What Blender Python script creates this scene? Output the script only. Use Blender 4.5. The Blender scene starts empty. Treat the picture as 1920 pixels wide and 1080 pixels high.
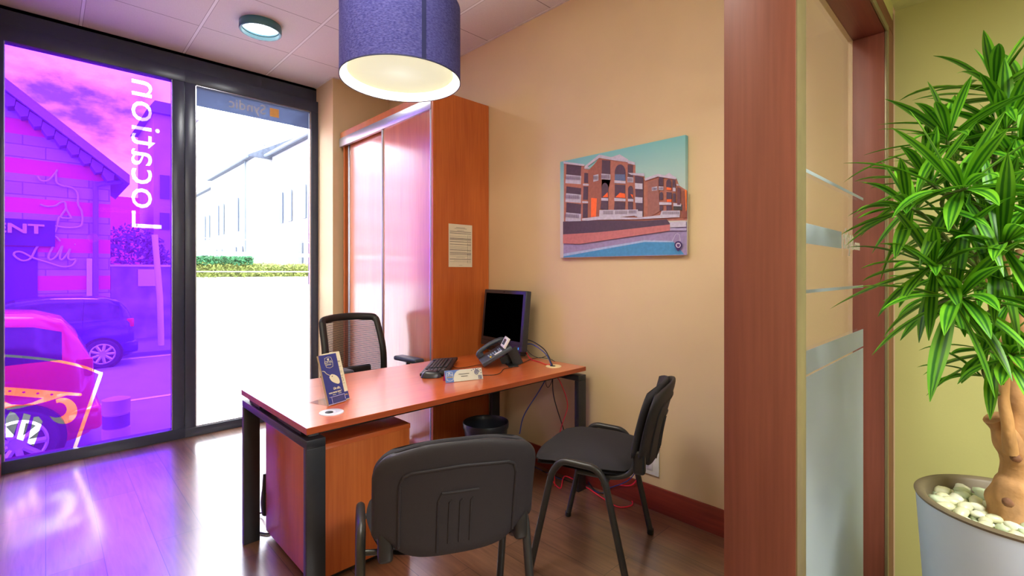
import bpy, bmesh, math, random
from mathutils import Vector, Matrix, noise
random.seed(7)
scn = bpy.context.scene
COL = scn.collection
PI = math.pi
# ------------------------------------------------------------------ camera model (used for measuring the room too)
F = 902.06; CY = 511.45; YAW = .801; H = 1.29
S, C = math.sin(YAW), math.cos(YAW)
def ray(u, v):
    r = (u-960)/F
    return Vector((S*r+C, -C*r+S, (CY-v)/F))
def at(u, v, x=None, y=None, z=None, d=None):
    """point of the room seen at a photo pixel, on a measured plane"""
    a = ray(u, v)
    if x is not None: t = x/a.x
    elif y is not None: t = y/a.y
    elif z is not None: t = (z-H)/a.z
    else: t = d
    return Vector((a.x*t, a.y*t, H+a.z*t))

# ------------------------------------------------------------------ materials
def lin(c):
    return tuple(((v/255)/12.92 if v/255 <= .04045 else ((v/255+.055)/1.055)**2.4) for v in c)
def base_mat(name):
    m = bpy.data.materials.new(name); m.use_nodes = True
    nt = m.node_tree; return m, nt, nt.nodes['Principled BSDF'], nt.nodes['Material Output']
def mat(name, rgb, rough=.5, metal=0, spec=.5, var=.06, scale=30, bump=0, bscale=200, coat=0, emit=None, estr=0, stretch=None):
    m, nt, b, o = base_mat(name)
    c = lin(rgb)
    b.inputs['Roughness'].default_value = rough; b.inputs['Metallic'].default_value = metal
    b.inputs['Specular IOR Level'].default_value = spec; b.inputs['Coat Weight'].default_value = coat
    tc = nt.nodes.new('ShaderNodeTexCoord')
    src = tc.outputs['Object']
    if stretch:
        mp = nt.nodes.new('ShaderNodeMapping'); mp.inputs['Scale'].default_value = stretch
        nt.links.new(src, mp.inputs['Vector']); src = mp.outputs['Vector']
    n = nt.nodes.new('ShaderNodeTexNoise'); n.inputs['Scale'].default_value = scale; n.inputs['Detail'].default_value = 4
    nt.links.new(src, n.inputs['Vector'])
    cr = nt.nodes.new('ShaderNodeValToRGB')
    cr.color_ramp.elements[0].position = .3; cr.color_ramp.elements[1].position = .7
    cr.color_ramp.elements[0].color = (*[v*(1-var) for v in c], 1); cr.color_ramp.elements[1].color = (*[min(1, v*(1+var)) for v in c], 1)
    nt.links.new(n.outputs['Fac'], cr.inputs['Fac']); nt.links.new(cr.outputs['Color'], b.inputs['Base Color'])
    if bump:
        n2 = nt.nodes.new('ShaderNodeTexNoise'); n2.inputs['Scale'].default_value = bscale; nt.links.new(tc.outputs['Object'], n2.inputs['Vector'])
        bp = nt.nodes.new('ShaderNodeBump'); bp.inputs['Strength'].default_value = bump; bp.inputs['Distance'].default_value = .002
        nt.links.new(n2.outputs['Fac'], bp.inputs['Height']); nt.links.new(bp.outputs['Normal'], b.inputs['Normal'])
    if emit:
        b.inputs['Emission Color'].default_value = (*lin(emit), 1); b.inputs['Emission Strength'].default_value = estr
    return m
def wood(name, c1, c2, axis='z', rough=.35, scale=1.0, spec=.5, coat=0, fine=1.0, contrast=.5):
    m, nt, b, o = base_mat(name)
    b.inputs['Roughness'].default_value = rough; b.inputs['Specular IOR Level'].default_value = spec; b.inputs['Coat Weight'].default_value = coat
    b.inputs['Coat Roughness'].default_value = .17; b.inputs['Coat IOR'].default_value = 2.0
    tc = nt.nodes.new('ShaderNodeTexCoord'); L = nt.links.new
    def stretched(k, s):
        mp = nt.nodes.new('ShaderNodeMapping'); sc = [k*scale]*3; sc['xyz'.index(axis)] = k*scale/s
        mp.inputs['Scale'].default_value = sc; L(tc.outputs['Object'], mp.inputs['Vector']); return mp.outputs['Vector']
    n1 = nt.nodes.new('ShaderNodeTexNoise'); n1.inputs['Scale'].default_value = 1; n1.inputs['Detail'].default_value = 3; n1.inputs['Distortion'].default_value = .6
    L(stretched(9, 9), n1.inputs['Vector'])
    n2 = nt.nodes.new('ShaderNodeTexNoise'); n2.inputs['Scale'].default_value = 1; n2.inputs['Detail'].default_value = 5
    L(stretched(90*fine, 25), n2.inputs['Vector'])
    mx = nt.nodes.new('ShaderNodeMath'); mx.operation = 'MULTIPLY_ADD'; mx.inputs[1].default_value = .45
    L(n2.outputs['Fac'], mx.inputs[0]); 
    m2 = nt.nodes.new('ShaderNodeMath'); m2.operation = 'MULTIPLY'; m2.inputs[1].default_value = .55; L(n1.outputs['Fac'], m2.inputs[0]); L(m2.outputs[0], mx.inputs[2])
    cr = nt.nodes.new('ShaderNodeValToRGB'); cr.color_ramp.elements[0].position = .5-.5*contrast*.5; cr.color_ramp.elements[1].position = .5+.5*contrast*.5
    cr.color_ramp.elements[0].color = (*lin(c1), 1); cr.color_ramp.elements[1].color = (*lin(c2), 1)
    L(mx.outputs[0], cr.inputs['Fac']); L(cr.outputs['Color'], b.inputs['Base Color'])
    return m
def glass_mat(name, tint=(1, 1, 1), refl=1.0, rough=.0, ior=1.45):
    m, nt, b, o = base_mat(name); nt.nodes.remove(b)
    t = nt.nodes.new('ShaderNodeBsdfTransparent'); t.inputs['Color'].default_value = (*tint, 1)
    g = nt.nodes.new('ShaderNodeBsdfGlossy'); g.inputs['Roughness'].default_value = rough
    fr = nt.nodes.new('ShaderNodeLayerWeight'); fr.inputs['Blend'].default_value = .5
    pw = nt.nodes.new('ShaderNodeMath'); pw.operation = 'POWER'; pw.inputs[1].default_value = 5; nt.links.new(fr.outputs['Facing'], pw.inputs[0])
    f0 = ((ior-1)/(ior+1))**2
    ad = nt.nodes.new('ShaderNodeMath'); ad.operation = 'MULTIPLY_ADD'; ad.inputs[1].default_value = 1-f0; ad.inputs[2].default_value = f0; nt.links.new(pw.outputs[0], ad.inputs[0])
    ml = nt.nodes.new('ShaderNodeMath'); ml.operation = 'MULTIPLY'; ml.inputs[1].default_value = refl; nt.links.new(ad.outputs[0], ml.inputs[0])
    mx = nt.nodes.new('ShaderNodeMixShader'); nt.links.new(ml.outputs[0], mx.inputs[0]); nt.links.new(t.outputs[0], mx.inputs[1]); nt.links.new(g.outputs[0], mx.inputs[2])
    nt.links.new(mx.outputs[0], o.inputs['Surface']); return m
def film_mat(name, tint, body, bodyfac, trans=.6):
    """coloured or frosted vinyl: part clear tint, part scattering body"""
    m, nt, b, o = base_mat(name); nt.nodes.remove(b); L = nt.links.new
    t = nt.nodes.new('ShaderNodeBsdfTransparent'); t.inputs['Color'].default_value = (*tint, 1)
    d = nt.nodes.new('ShaderNodeBsdfDiffuse'); d.inputs['Color'].default_value = (*body, 1)
    tl = nt.nodes.new('ShaderNodeBsdfTranslucent'); tl.inputs['Color'].default_value = (*body, 1)
    m1 = nt.nodes.new('ShaderNodeMixShader'); m1.inputs[0].default_value = trans; L(d.outputs[0], m1.inputs[1]); L(tl.outputs[0], m1.inputs[2])
    m2 = nt.nodes.new('ShaderNodeMixShader'); m2.inputs[0].default_value = bodyfac; L(t.outputs[0], m2.inputs[1]); L(m1.outputs[0], m2.inputs[2])
    L(m2.outputs[0], o.inputs['Surface']); return m

M = {}
M['wall'] = mat('wall_paint_tan', (212, 188, 148), .6, var=.03, scale=3, bump=.15, bscale=120)
M['wall_green'] = mat('wall_paint_lime', (186, 186, 118), .55, var=.04, scale=2, bump=.15, bscale=120)
M['white'] = mat('white_plastic', (225, 225, 225), .4)
M['skirting'] = wood('skirting_red_brown', (118, 38, 30), (140, 52, 40), 'y', .4)
M['redwood'] = wood('partition_mahogany', (110, 58, 44), (136, 78, 62), 'z', .42, contrast=.8)
M['redwood_x'] = wood('partition_mahogany_x', (100, 42, 34), (128, 62, 50), 'x', .42, contrast=.8)
M['cherry'] = wood('cherry_laminate_vertical', (176, 84, 36), (205, 112, 54), 'z', .3, contrast=.7)
M['cherry_door'] = wood('cherry_laminate_doors', (186, 96, 48), (212, 124, 66), 'z', .3, contrast=.7, spec=.9, coat=1)
M['cherry_x'] = wood('cherry_laminate_desk', (196, 88, 38), (218, 108, 50), 'x', .3, contrast=.7, coat=.9)
M['cherry_edge'] = wood('cherry_edge_band', (150, 66, 34), (176, 84, 44), 'x', .35)
M['alu'] = mat('brushed_aluminium', (200, 205, 212), .35, metal=.85, var=.03)
M['bead'] = mat('satin_beige_strip', (132, 120, 88), .35, metal=.3, var=.05)
M['wframe'] = mat('anthracite_window_frame', (52, 60, 80), .3, var=.05)
M['darkmetal'] = mat('anthracite_desk_steel', (44, 46, 54), .38, metal=.3, var=.05)
M['black'] = mat('black_plastic', (26, 27, 30), .45)
M['black_gloss'] = mat('black_gloss_plastic', (22, 24, 28), .2)
M['screen'] = mat('black_screen', (1, 1, 1), .6, spec=0, var=0)
M['bezel'] = mat('dark_grey_bezel', (44, 46, 54), .3)
M['bluegrey'] = mat('blue_grey_plastic', (58, 66, 78), .4)
M['fabric'] = mat('black_woven_fabric', (38, 36, 42), .9, var=.25, scale=700, bump=.5, bscale=900)
M['chairframe'] = mat('black_painted_tube', (44, 44, 46), .35)
M['chairshell'] = mat('textured_black_plastic', (33, 30, 37), .6, var=.12, scale=500, bump=.4, bscale=700)
M['chrome'] = mat('satin_steel', (190, 190, 200), .25, metal=.9)
M['paper'] = mat('white_paper', (225, 218, 200), .8, var=.02)
M['ink'] = mat('printing_ink', (60, 60, 64), .8)
M['blueprint'] = mat('royal_blue_print', (46, 52, 120), .4)
M['bluelight'] = mat('light_blue_print', (90, 120, 190), .4)
M['orange'] = mat('orange_print', (240, 160, 60), .5)
M['yellowprint'] = mat('yellow_print', (230, 190, 40), .5)
M['greyprint'] = mat('grey_print', (170, 160, 135), .6)
M['pot'] = mat('satin_white_planter', (200, 215, 238), .35, var=.01)
M['taupe'] = mat('taupe_planter_rim', (110, 98, 78), .5)
M['soil'] = mat('dark_soil', (70, 55, 40), .95)
M['bark'] = mat('orange_brown_bark', (178, 134, 86), .75, var=.4, scale=22, bump=1.0, bscale=60, stretch=(1, 1, .35))
M['barkcut'] = mat('dark_bark', (128, 88, 62), .8, var=.4, scale=30, bump=1, bscale=60)
M['stem'] = mat('green_stem', (92, 110, 50), .6, var=.2)
M['red_cable'] = mat('red_cable_sheath', (214, 30, 52), .4)
M['blue_cable'] = mat('blue_cable_sheath', (40, 60, 130), .4)
M['pink'] = mat('magenta_card', (200, 30, 140), .5)
M['acrylic'] = glass_mat('clear_acrylic', (.97, .98, 1), 1.0)
M['lampcream'] = None
M['pearl'] = [mat('pebble_%s' % n, c, .35, var=.08, scale=40) for n, c in (('white', (228, 230, 205)), ('cream', (214, 214, 176)), ('green_white', (200, 214, 180)))]
# floor: dark walnut vinyl planks, long along y
def floor_mat():
    m, nt, b, o = base_mat('brown_plank_floor'); L = nt.links.new
    tc = nt.nodes.new('ShaderNodeTexCoord')
    mp = nt.nodes.new('ShaderNodeMapping'); mp.inputs['Rotation'].default_value = (0, 0, PI/2+.0); L(tc.outputs['Object'], mp.inputs['Vector'])
    br = nt.nodes.new('ShaderNodeTexBrick'); br.offset = .37; br.inputs['Scale'].default_value = 1
    br.inputs['Brick Width'].default_value = 1.2; br.inputs['Row Height'].default_value = .19; br.inputs['Mortar Size'].default_value = .0012
    br.inputs['Color1'].default_value = (.35, .35, .35, 1); br.inputs['Color2'].default_value = (.75, .75, .75, 1); br.inputs['Mortar'].default_value = (0, 0, 0, 1)
    L(mp.outputs['Vector'], br.inputs['Vector'])
    m2 = nt.nodes.new('ShaderNodeMapping'); m2.inputs['Scale'].default_value = (40, 3, 40); L(tc.outputs['Object'], m2.inputs['Vector'])
    n = nt.nodes.new('ShaderNodeTexNoise'); n.inputs['Scale'].default_value = 1; n.inputs['Detail'].default_value = 6; n.inputs['Distortion'].default_value = 1.2; L(m2.outputs['Vector'], n.inputs['Vector'])
    m3 = nt.nodes.new('ShaderNodeMapping'); m3.inputs['Scale'].default_value = (9, 1.6, 9); L(tc.outputs['Object'], m3.inputs['Vector'])
    n3 = nt.nodes.new('ShaderNodeTexNoise'); n3.inputs['Scale'].default_value = 1; n3.inputs['Detail'].default_value = 3; L(m3.outputs['Vector'], n3.inputs['Vector'])
    ad = nt.nodes.new('ShaderNodeMath'); ad.operation = 'ADD'; L(n.outputs['Fac'], ad.inputs[0]); L(n3.outputs['Fac'], ad.inputs[1])
    a2 = nt.nodes.new('ShaderNodeMath'); a2.operation = 'MULTIPLY_ADD'; a2.inputs[1].default_value = .25; L(br.outputs['Color'], a2.inputs[0]); 
    a3 = nt.nodes.new('ShaderNodeMath'); a3.operation = 'MULTIPLY'; a3.inputs[1].default_value = .4; L(ad.outputs[0], a3.inputs[0]); L(a3.outputs[0], a2.inputs[2])
    cr = nt.nodes.new('ShaderNodeValToRGB'); e = cr.color_ramp.elements
    e[0].position = .34; e[0].color = (*lin((84, 54, 40)), 1); e[1].position = .72; e[1].color = (*lin((150, 110, 86)), 1)
    L(a2.outputs[0], cr.inputs['Fac'])
    mxc = nt.nodes.new('ShaderNodeMix'); mxc.data_type = 'RGBA'; L(br.outputs['Fac'], mxc.inputs[0]); L(cr.outputs['Color'], mxc.inputs[6]); mxc.inputs[7].default_value = (.02, .012, .01, 1)
    L(mxc.outputs[2], b.inputs['Base Color'])
    b.inputs['Roughness'].default_value = .34; b.inputs['Specular IOR Level'].default_value = .8
    b.inputs['Coat Weight'].default_value = 1; b.inputs['Coat Roughness'].default_value = .2; b.inputs['Coat IOR'].default_value = 2.1
    return m
M['floor'] = floor_mat()
# ceiling: 600 mm tiles; wide light runners along y, fine dark joints along x
def ceil_mat():
    m, nt, b, o = base_mat('mineral_ceiling_tiles'); L = nt.links.new
    tc = nt.nodes.new('ShaderNodeTexCoord'); sp = nt.nodes.new('ShaderNodeSeparateXYZ'); L(tc.outputs['Object'], sp.inputs[0])
    def band(out, off, per, half):
        a = nt.nodes.new('ShaderNodeMath'); a.operation = 'SUBTRACT'; a.inputs[1].default_value = off; L(out, a.inputs[0])
        w = nt.nodes.new('ShaderNodeMath'); w.operation = 'PINGPONG'; w.inputs[1].default_value = per/2; L(a.outputs[0], w.inputs[0])
        l = nt.nodes.new('ShaderNodeMath'); l.operation = 'LESS_THAN'; l.inputs[1].default_value = half; L(w.outputs[0], l.inputs[0]); return l.outputs[0]
    bx = band(sp.outputs['X'], .175-.605*4, .605, .008)
    bxe = band(sp.outputs['X'], .175-.605*4, .605, .011)
    by = band(sp.outputs['Y'], 2.70-.62*8, .62, .0025)
    n = nt.nodes.new('ShaderNodeTexNoise'); n.inputs['Scale'].default_value = 260; n.inputs['Detail'].default_value = 2; L(tc.outputs['Object'], n.inputs['Vector'])
    cr = nt.nodes.new('ShaderNodeValToRGB'); cr.color_ramp.elements[0].color = (*lin((196, 190, 194)), 1); cr.color_ramp.elements[1].color = (*lin((226, 220, 222)), 1); L(n.outputs['Fac'], cr.inputs['Fac'])
    def mix(f, a, col):
        x = nt.nodes.new('ShaderNodeMix'); x.data_type = 'RGBA'; L(f, x.inputs[0]); L(a, x.inputs[6]); x.inputs[7].default_value = (*lin(col), 1); return x.outputs[2]
    c = mix(by, cr.outputs['Color'], (110, 100, 105)); c = mix(bxe, c, (150, 145, 150)); c = mix(bx, c, (232, 232, 236))
    L(c, b.inputs['Base Color']); b.inputs['Roughness'].default_value = .85
    bp = nt.nodes.new('ShaderNodeBump'); bp.inputs['Strength'].default_value = .25; bp.inputs['Distance'].default_value = .002; L(n.outputs['Fac'], bp.inputs['Height']); L(bp.outputs['Normal'], b.inputs['Normal'])
    return m
M['ceil'] = ceil_mat()

# ------------------------------------------------------------------ geometry helpers
def finish(name, bm, m, parent=None, smooth=False, loc=None, angle=None):
    bmesh.ops.recalc_face_normals(bm, faces=bm.faces)
    me = bpy.data.meshes.new(name); bm.to_mesh(me); bm.free()
    for mm in (m if isinstance(m, (list, tuple)) else [m]): me.materials.append(mm)
    if smooth:
        for p in me.polygons: p.use_smooth = True
        try:
            me.set_sharp_from_angle(angle=math.radians(angle or 42))
        except Exception: pass
    o = bpy.data.objects.new(name, me); COL.objects.link(o)
    if parent is not None: o.parent = parent
    if loc is not None: o.location = loc
    return o
def thing(name, label, cat, loc=(0, 0, 0), rz=0, group=None, kind=None):
    o = bpy.data.objects.new(name, None); COL.objects.link(o); o.empty_display_size = .1
    o.location = loc; o.rotation_euler = (0, 0, rz); tag(o, label, cat, group, kind); return o
def tag(o, label=None, cat=None, group=None, kind=None):
    if label: o['label'] = label
    if cat: o['category'] = cat
    if group: o['group'] = group
    if kind: o['kind'] = kind
    return o
def NB(): return bmesh.new()
def box(bm, a, b, bev=0, seg=2, mi=0, mtx=None):
    vs = [Vector((x, y, z)) for x in (a[0], b[0]) for y in (a[1], b[1]) for z in (a[2], b[2])]
    t = bmesh.new(); v = [t.verts.new(p) for p in vs]
    for f in ((0, 1, 3, 2), (4, 6, 7, 5), (0, 4, 5, 1), (2, 3, 7, 6), (0, 2, 6, 4), (1, 5, 7, 3)): t.faces.new([v[i] for i in f]).material_index = mi
    bmesh.ops.recalc_face_normals(t, faces=t.faces)
    if bev: bmesh.ops.bevel(t, geom=t.edges[:]+t.verts[:], offset=bev, segments=seg, profile=.5, affect='EDGES')
    for f in t.faces: f.material_index = mi
    merge(bm, t, mtx); return bm
def merge(bm, t, mtx=None):
    if mtx is not None: bmesh.ops.transform(t, matrix=mtx, verts=t.verts)
    me = bpy.data.meshes.new('tmp'); t.to_mesh(me); t.free(); bm.from_mesh(me); bpy.data.meshes.remove(me)
def BX(name, a, b, m, parent=None, bev=0, seg=2, **k):
    return finish(name, box(NB(), a, b, bev, seg), m, parent, smooth=bev > 0, **k)
def catmull(pts, n=8, closed=False):
    P = [Vector(p) for p in pts]; out = []
    N = len(P); rng = range(N if closed else N-1)
    for i in rng:
        p0 = P[(i-1) % N] if (closed or i > 0) else P[0]*2-P[1]
        p1, p2 = P[i], P[(i+1) % N]
        p3 = P[(i+2) % N] if (closed or i+2 < N) else P[-1]*2-P[-2]
        for k in range(n):
            t = k/n; out.append(.5*((2*p1)+(-p0+p2)*t+(2*p0-5*p1+4*p2-p3)*t*t+(-p0+3*p1-3*p2+p3)*t**3))
    if not closed: out.append(P[-1])
    return out
def fillet(pts, r, n=6):
    P = [Vector(p) for p in pts]; out = [P[0]]
    for i in range(1, len(P)-1):
        a, b, c = P[i-1], P[i], P[i+1]; rr = r[i] if isinstance(r, (list, tuple)) else r
        rr = min(rr, (a-b).length*.49, (c-b).length*.49)
        p, q = b+(a-b).normalized()*rr, b+(c-b).normalized()*rr
        for k in range(n+1):
            t = k/n; out.append(p*(1-t)**2+b*2*t*(1-t)+q*t*t)
    out.append(P[-1]); return out
def tube(bm, pts, r, seg=10, closed=False, up=None, r2=None, cap=True, mi=0):
    """sweep an ellipse (r along side, r2 along up) along pts; r can be a list"""
    P = [Vector(p) for p in pts]; N = len(P); rings = []
    upv = Vector(up) if up else Vector((0, 0, 1)); prev = None
    for i, p in enumerate(P):
        if closed: t = (P[(i+1) % N]-P[i-1]).normalized()
        else: t = (P[min(i+1, N-1)]-P[max(i-1, 0)]).normalized()
        if up is None and prev is not None:
            side = prev-t*prev.dot(t)
            side = side.normalized() if side.length > 1e-6 else prev
        else:
            u = upv if abs(t.dot(upv)) < .98 else Vector((1, 0, 0))
            side = t.cross(u).normalized()
        prev = side; v2 = side.cross(t).normalized()
        ra = r[i] if isinstance(r, (list, tuple)) else r
        rb = ra if r2 is None else r2
        rings.append([bm.verts.new(p+side*ra*math.cos(2*PI*k/seg)+v2*rb*math.sin(2*PI*k/seg)) for k in range(seg)])
    for i in range(N if closed else N-1):
        a, b = rings[i], rings[(i+1) % N]
        for k in range(seg): bm.faces.new((a[k], a[(k+1) % seg], b[(k+1) % seg], b[k])).material_index = mi
    if cap and not closed:
        bm.faces.new(rings[0][::-1]).material_index = mi; bm.faces.new(rings[-1]).material_index = mi
    return bm
def lathe(bm, prof, seg=48, c=(0, 0, 0), cap=False, mi=0):
    rings = []
    for r, z in prof: rings.append([bm.verts.new((c[0]+r*math.cos(2*PI*k/seg), c[1]+r*math.sin(2*PI*k/seg), c[2]+z)) for k in range(seg)])
    for i in range(len(rings)-1):
        for k in range(seg): bm.faces.new((rings[i][k], rings[i][(k+1) % seg], rings[i+1][(k+1) % seg], rings[i+1][k])).material_index = mi
    if cap:
        bm.faces.new(rings[0][::-1]).material_index = mi; bm.faces.new(rings[-1]).material_index = mi
    return bm
def prism(bm, poly, axis_fn, t0, t1, mi=0):
    """poly 2-D points; axis_fn(a, b, t) -> 3-D"""
    A = [bm.verts.new(axis_fn(a, b, t0)) for a, b in poly]; B = [bm.verts.new(axis_fn(a, b, t1)) for a, b in poly]
    n = len(poly)
    for f in [A[::-1], B]+[(A[i], A[(i+1) % n], B[(i+1) % n], B[i]) for i in range(n)]:
        bm.faces.new(f).material_index = mi
    return bm
def puff(bm, nu, nv, fn, mi=0):
    """closed cushion: fn(i/nu, j/nv, side) -> point, side=+1 front, -1 back; edges share the front vertices"""
    Fv = [[bm.verts.new(fn(i/nu, j/nv, 1)) for j in range(nv+1)] for i in range(nu+1)]
    Bv = [[Fv[i][j] if i in (0, nu) or j in (0, nv) else bm.verts.new(fn(i/nu, j/nv, -1)) for j in range(nv+1)] for i in range(nu+1)]
    for i in range(nu):
        for j in range(nv):
            bm.faces.new((Fv[i][j], Fv[i+1][j], Fv[i+1][j+1], Fv[i][j+1])).material_index = mi
            q = (Bv[i][j], Bv[i][j+1], Bv[i+1][j+1], Bv[i+1][j])
            if q[0] is Fv[i][j] and q[1] is Fv[i][j+1] and q[2] is Fv[i+1][j+1] and q[3] is Fv[i+1][j]: continue
            try: bm.faces.new(q).material_index = mi
            except ValueError: pass
    return bm
def text_bm(s, size=1, extrude=.01, bold=0, fn=None, shear=0, res=3, space=1):
    cu = bpy.data.curves.new('t', 'FONT'); cu.body = s; cu.size = 1; cu.extrude = extrude/size; cu.offset = bold; cu.shear = shear; cu.resolution_u = res; cu.space_character = space
    o = bpy.data.objects.new('t', cu); COL.objects.link(o)
    dg = bpy.context.evaluated_depsgraph_get(); dg.update()
    me = bpy.data.meshes.new_from_object(o.evaluated_get(dg)); bpy.data.objects.remove(o)
    bm = bmesh.new(); bm.from_mesh(me); bpy.data.meshes.remove(me)
    bmesh.ops.remove_doubles(bm, verts=bm.verts, dist=1e-5)
    xs = [v.co.x for v in bm.verts]; x0 = min(xs)
    for v in bm.verts:
        p = Vector(((v.co.x-x0)*size, v.co.y*size, v.co.z*size)); v.co = fn(p) if fn else p
    bmesh.ops.recalc_face_normals(bm, faces=bm.faces)
    return bm, (max(xs)-x0)*size
def copy_tree(o, parent=None):
    c = o.copy(); COL.objects.link(c)
    if parent is not None: c.parent = parent
    for ch in list(o.children): copy_tree(ch, c)
    return c

# ------------------------------------------------------------------ room shell
XW, XL, YW, YP, ZC = 2.38, -.215, 4.54, 4.159, 3.018     # right wall, left wall, window wall, pier face, ceiling
YN, YF = .308, .44                                        # glazed partition: our side / office side
ZH = 2.312                                                # ceiling of the corridor we stand in
def st(name, a, b, m, bev=0, parent=None): 
    o = BX(name, a, b, m, parent, bev)
    if parent is None: o['kind'] = 'structure'
    return o
st('floor', (-2.0, -2.4, -.05), (2.6, 4.60, 0), M['floor'])
st('ceiling', (XL-.1, YF-.1, ZC), (XW+.1, YW+.08, ZC+.05), M['ceil'])
cp = mat('plain_corridor_ceiling', (206, 212, 150), .7)
st('ceiling', (-2.0, -2.4, ZH), (XW+.1, YN+.0, ZH+.04), cp)
st('wall_right', (XW, YN, 0), (XW+.1, YW+.1, ZC+.05), M['wall'])
st('wall_right', (XW, -2.4, 0), (XW+.1, YN, ZC+.05), M['wall_green'])
st('wall_left', (XL-.1, YN+.02, 0), (XL, YW+.1, ZC+.05), M['wall'])
st('wall_left', (-2.1, -2.4, 0), (-2.0, YN, ZH+.05), M['wall'])
st('wall_back', (-2.1, -2.5, 0), (XW+.1, -2.4, ZH+.05), M['wall'])
st('wall_front', (1.824, YP, 0), (XW, YW+.1, ZC+.02), M['wall'])       # pier between window and corner
st('wall_front', (-2.0, YN, 0), (XL-.1, YN+.13, ZH+.05), M['wall'])
st('wall_partition', (XL-.1, YN, 2.247), (2.33, YN+.09, ZC+.04), M['wall_green'])
# skirting
def skirt(name, a, b):
    o = BX(name, a, b, M['skirting'], None, .003); o['kind'] = 'structure'
skirt('baseboard_right', (XW-.014, YF+.01, 0), (XW, 2.70, .133))
skirt('baseboard_front', (1.824-.012, YP-.014, 0), (1.872, YP, .133))
skirt('baseboard_pier', (1.812, YP, 0), (1.824, YW-.07, .133))
skirt('baseboard_left', (XL, YF, 0), (XL+.012, YW-.07, .133))
# perimeter ceiling angle
for nm, a, b in (('trim_1', (XL, YW-.02, ZC-.022), (1.824, YW, ZC)), ('trim_2', (XW-.016, YF, ZC-.004), (XW, YP, ZC)), ('trim_3', (1.808, YP, ZC-.004), (1.824, YW, ZC)), ('trim_4', (1.824, YP-.016, ZC-.004), (XW, YP, ZC))):
    o = BX(nm, a, b, mat('ceiling_angle_'+nm, (205, 198, 200), .6)); o['kind'] = 'structure'

# ------------------------------------------------------------------ glazed partition on the right (frame in mahogany)
part = thing('window_3', 'clear glazed office partition in a mahogany frame with frosted bands', 'partition', kind='structure')
XJ, YG = 2.213, .367
BX('post', (1.132, YN+.003, 0), (1.20, .4606, ZC-.001), M['redwood'], part, .002)
BX('post_edge_strip', (1.1335, YN, 0), (1.196, YN+.006, 2.245), M['bead'], part, .001)
bm = NB(); box(bm, (XJ, YN+.004, 0), (XW-.002, .414, 2.176), .0015)
finish('jamb', bm, M['redwood'], part, True)
bm = NB(); box(bm, (2.237, YN, 0), (2.33, YN+.012, 2.252), .001)
finish('architrave', bm, M['redwood'], part, True)
BX('jamb_bead', (XJ-.002, YN-.001, 0), (2.237, YN+.008, 2.18), M['bead'], part, .001)
BX('jamb_bead', (XJ-.001, .414, 0), (XW-.002, .428, 2.176), M['wall'], part)
BX('header', (1.20, YN+.004, 2.176), (XW-.002, .414, 2.30), M['redwood_x'], part, .0015)
BX('header_bead', (1.20, YN-.001, 2.176), (2.237, YN+.008, 2.20), M['bead'], part, .001)
BX('header_bead', (1.20, .414, 2.175), (XJ, .428, 2.30), M['wall'], part)
BX('architrave', (1.15, YN-.001, 2.20), (2.33, YN+.012, 2.252), M['redwood_x'], part, .001)
BX('glass_pane', (1.199, YG, .01), (XJ+.002, YG+.008, 2.178), glass_mat('partition_glass', (.985, .99, .985), .5), part)
M['frost'] = film_mat('frosted_vinyl', (.8, .86, .86), (.60, .70, .72), .82, .5)
def frost(a, b): BX('frosted_film', a, b, M['frost'], part)
yf = YG-.0015; RX = 2.125
kz = YG/.35
def zz(z): return H+(z-H)*kz
frost((1.20, yf, .02), (RX, yf+.001, zz(1.031)))
frost((1.20, yf, zz(1.037)), (RX, yf+.001, zz(1.096)))
frost((1.20, yf, zz(1.239)), (RX, yf+.001, zz(1.2475)))
frost((1.20, yf, zz(1.363)), (1.80, yf+.001, zz(1.413)))
frost((1.20, yf, zz(1.5395)), (RX, yf+.001, zz(1.548)))
M['frosttxt'] = film_mat('frosted_lettering', (.9, .9, .9), (.86, .88, .88), .95, .3)
def ptxt(s, size, x0, z0, bold=.0, sx=1.0):
    bm, w = text_bm(s, size, .0005, bold, lambda p: Vector((x0+p.x*sx, yf-p.z, z0+p.y)))
    finish('frosted_lettering', bm, M['frosttxt'], part); return w*sx
w = ptxt('citya', .098, 1.815, zz(1.366), .02, .86)
ptxt('.com', .052, 1.815+w+.006, zz(1.366), .02, .9)

# ------------------------------------------------------------------ shop-front window
WY0, WY1 = 4.475, YW+.02
win = thing('window_1', 'tall fixed shop window covered in purple film', 'window', kind='structure')
ZT = 2.78; ZB = .078
bm = NB()
box(bm, (XL, WY0+.045, ZT+.02), (.785, WY1, ZC), 0)                    # header
box(bm, (XL, WY0, ZT), (.785, WY1, ZT+.10), .003)
box(bm, (XL, WY0, 0), (.785, WY1, ZB), .003)
box(bm, (XL, WY0, ZB), (-.193, WY1, ZT), .003)
box(bm, (.702, WY0, ZB), (.777, WY1, ZT), .003)
finish('frame', bm, M['wframe'], win, True)
win2 = thing('window_2', 'clear glazed door-height window with frosted lower half', 'window', kind='structure')
bm = NB()
box(bm, (.785, WY0+.045, ZT+.02), (1.824, WY1, ZC), 0)
box(bm, (.781, WY0, ZT), (1.824, WY1, ZT+.10), .003)
box(bm, (.781, WY0, 0), (1.824, WY1, .07), .003)
box(bm, (.781, WY0, .07), (.851, WY1, ZT), .003)
box(bm, (1.762, WY0, .07), (1.824, WY1, ZT), .003)
finish('frame', bm, M['wframe'], win2, True)
bm = NB()
for a, b in (((.853, WY0+.01, .07), (.859, WY0+.03, ZT)), ((1.750, WY0+.01, .07), (1.760, WY0+.03, ZT)), ((.853, WY0+.01, ZT-.006), (1.76, WY0+.03, ZT)), ((.853, WY0+.01, .07), (1.76, WY0+.03, .078))): box(bm, a, b)
finish('glazing_gasket', bm, M['chrome'], win2)
bm = NB()
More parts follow.
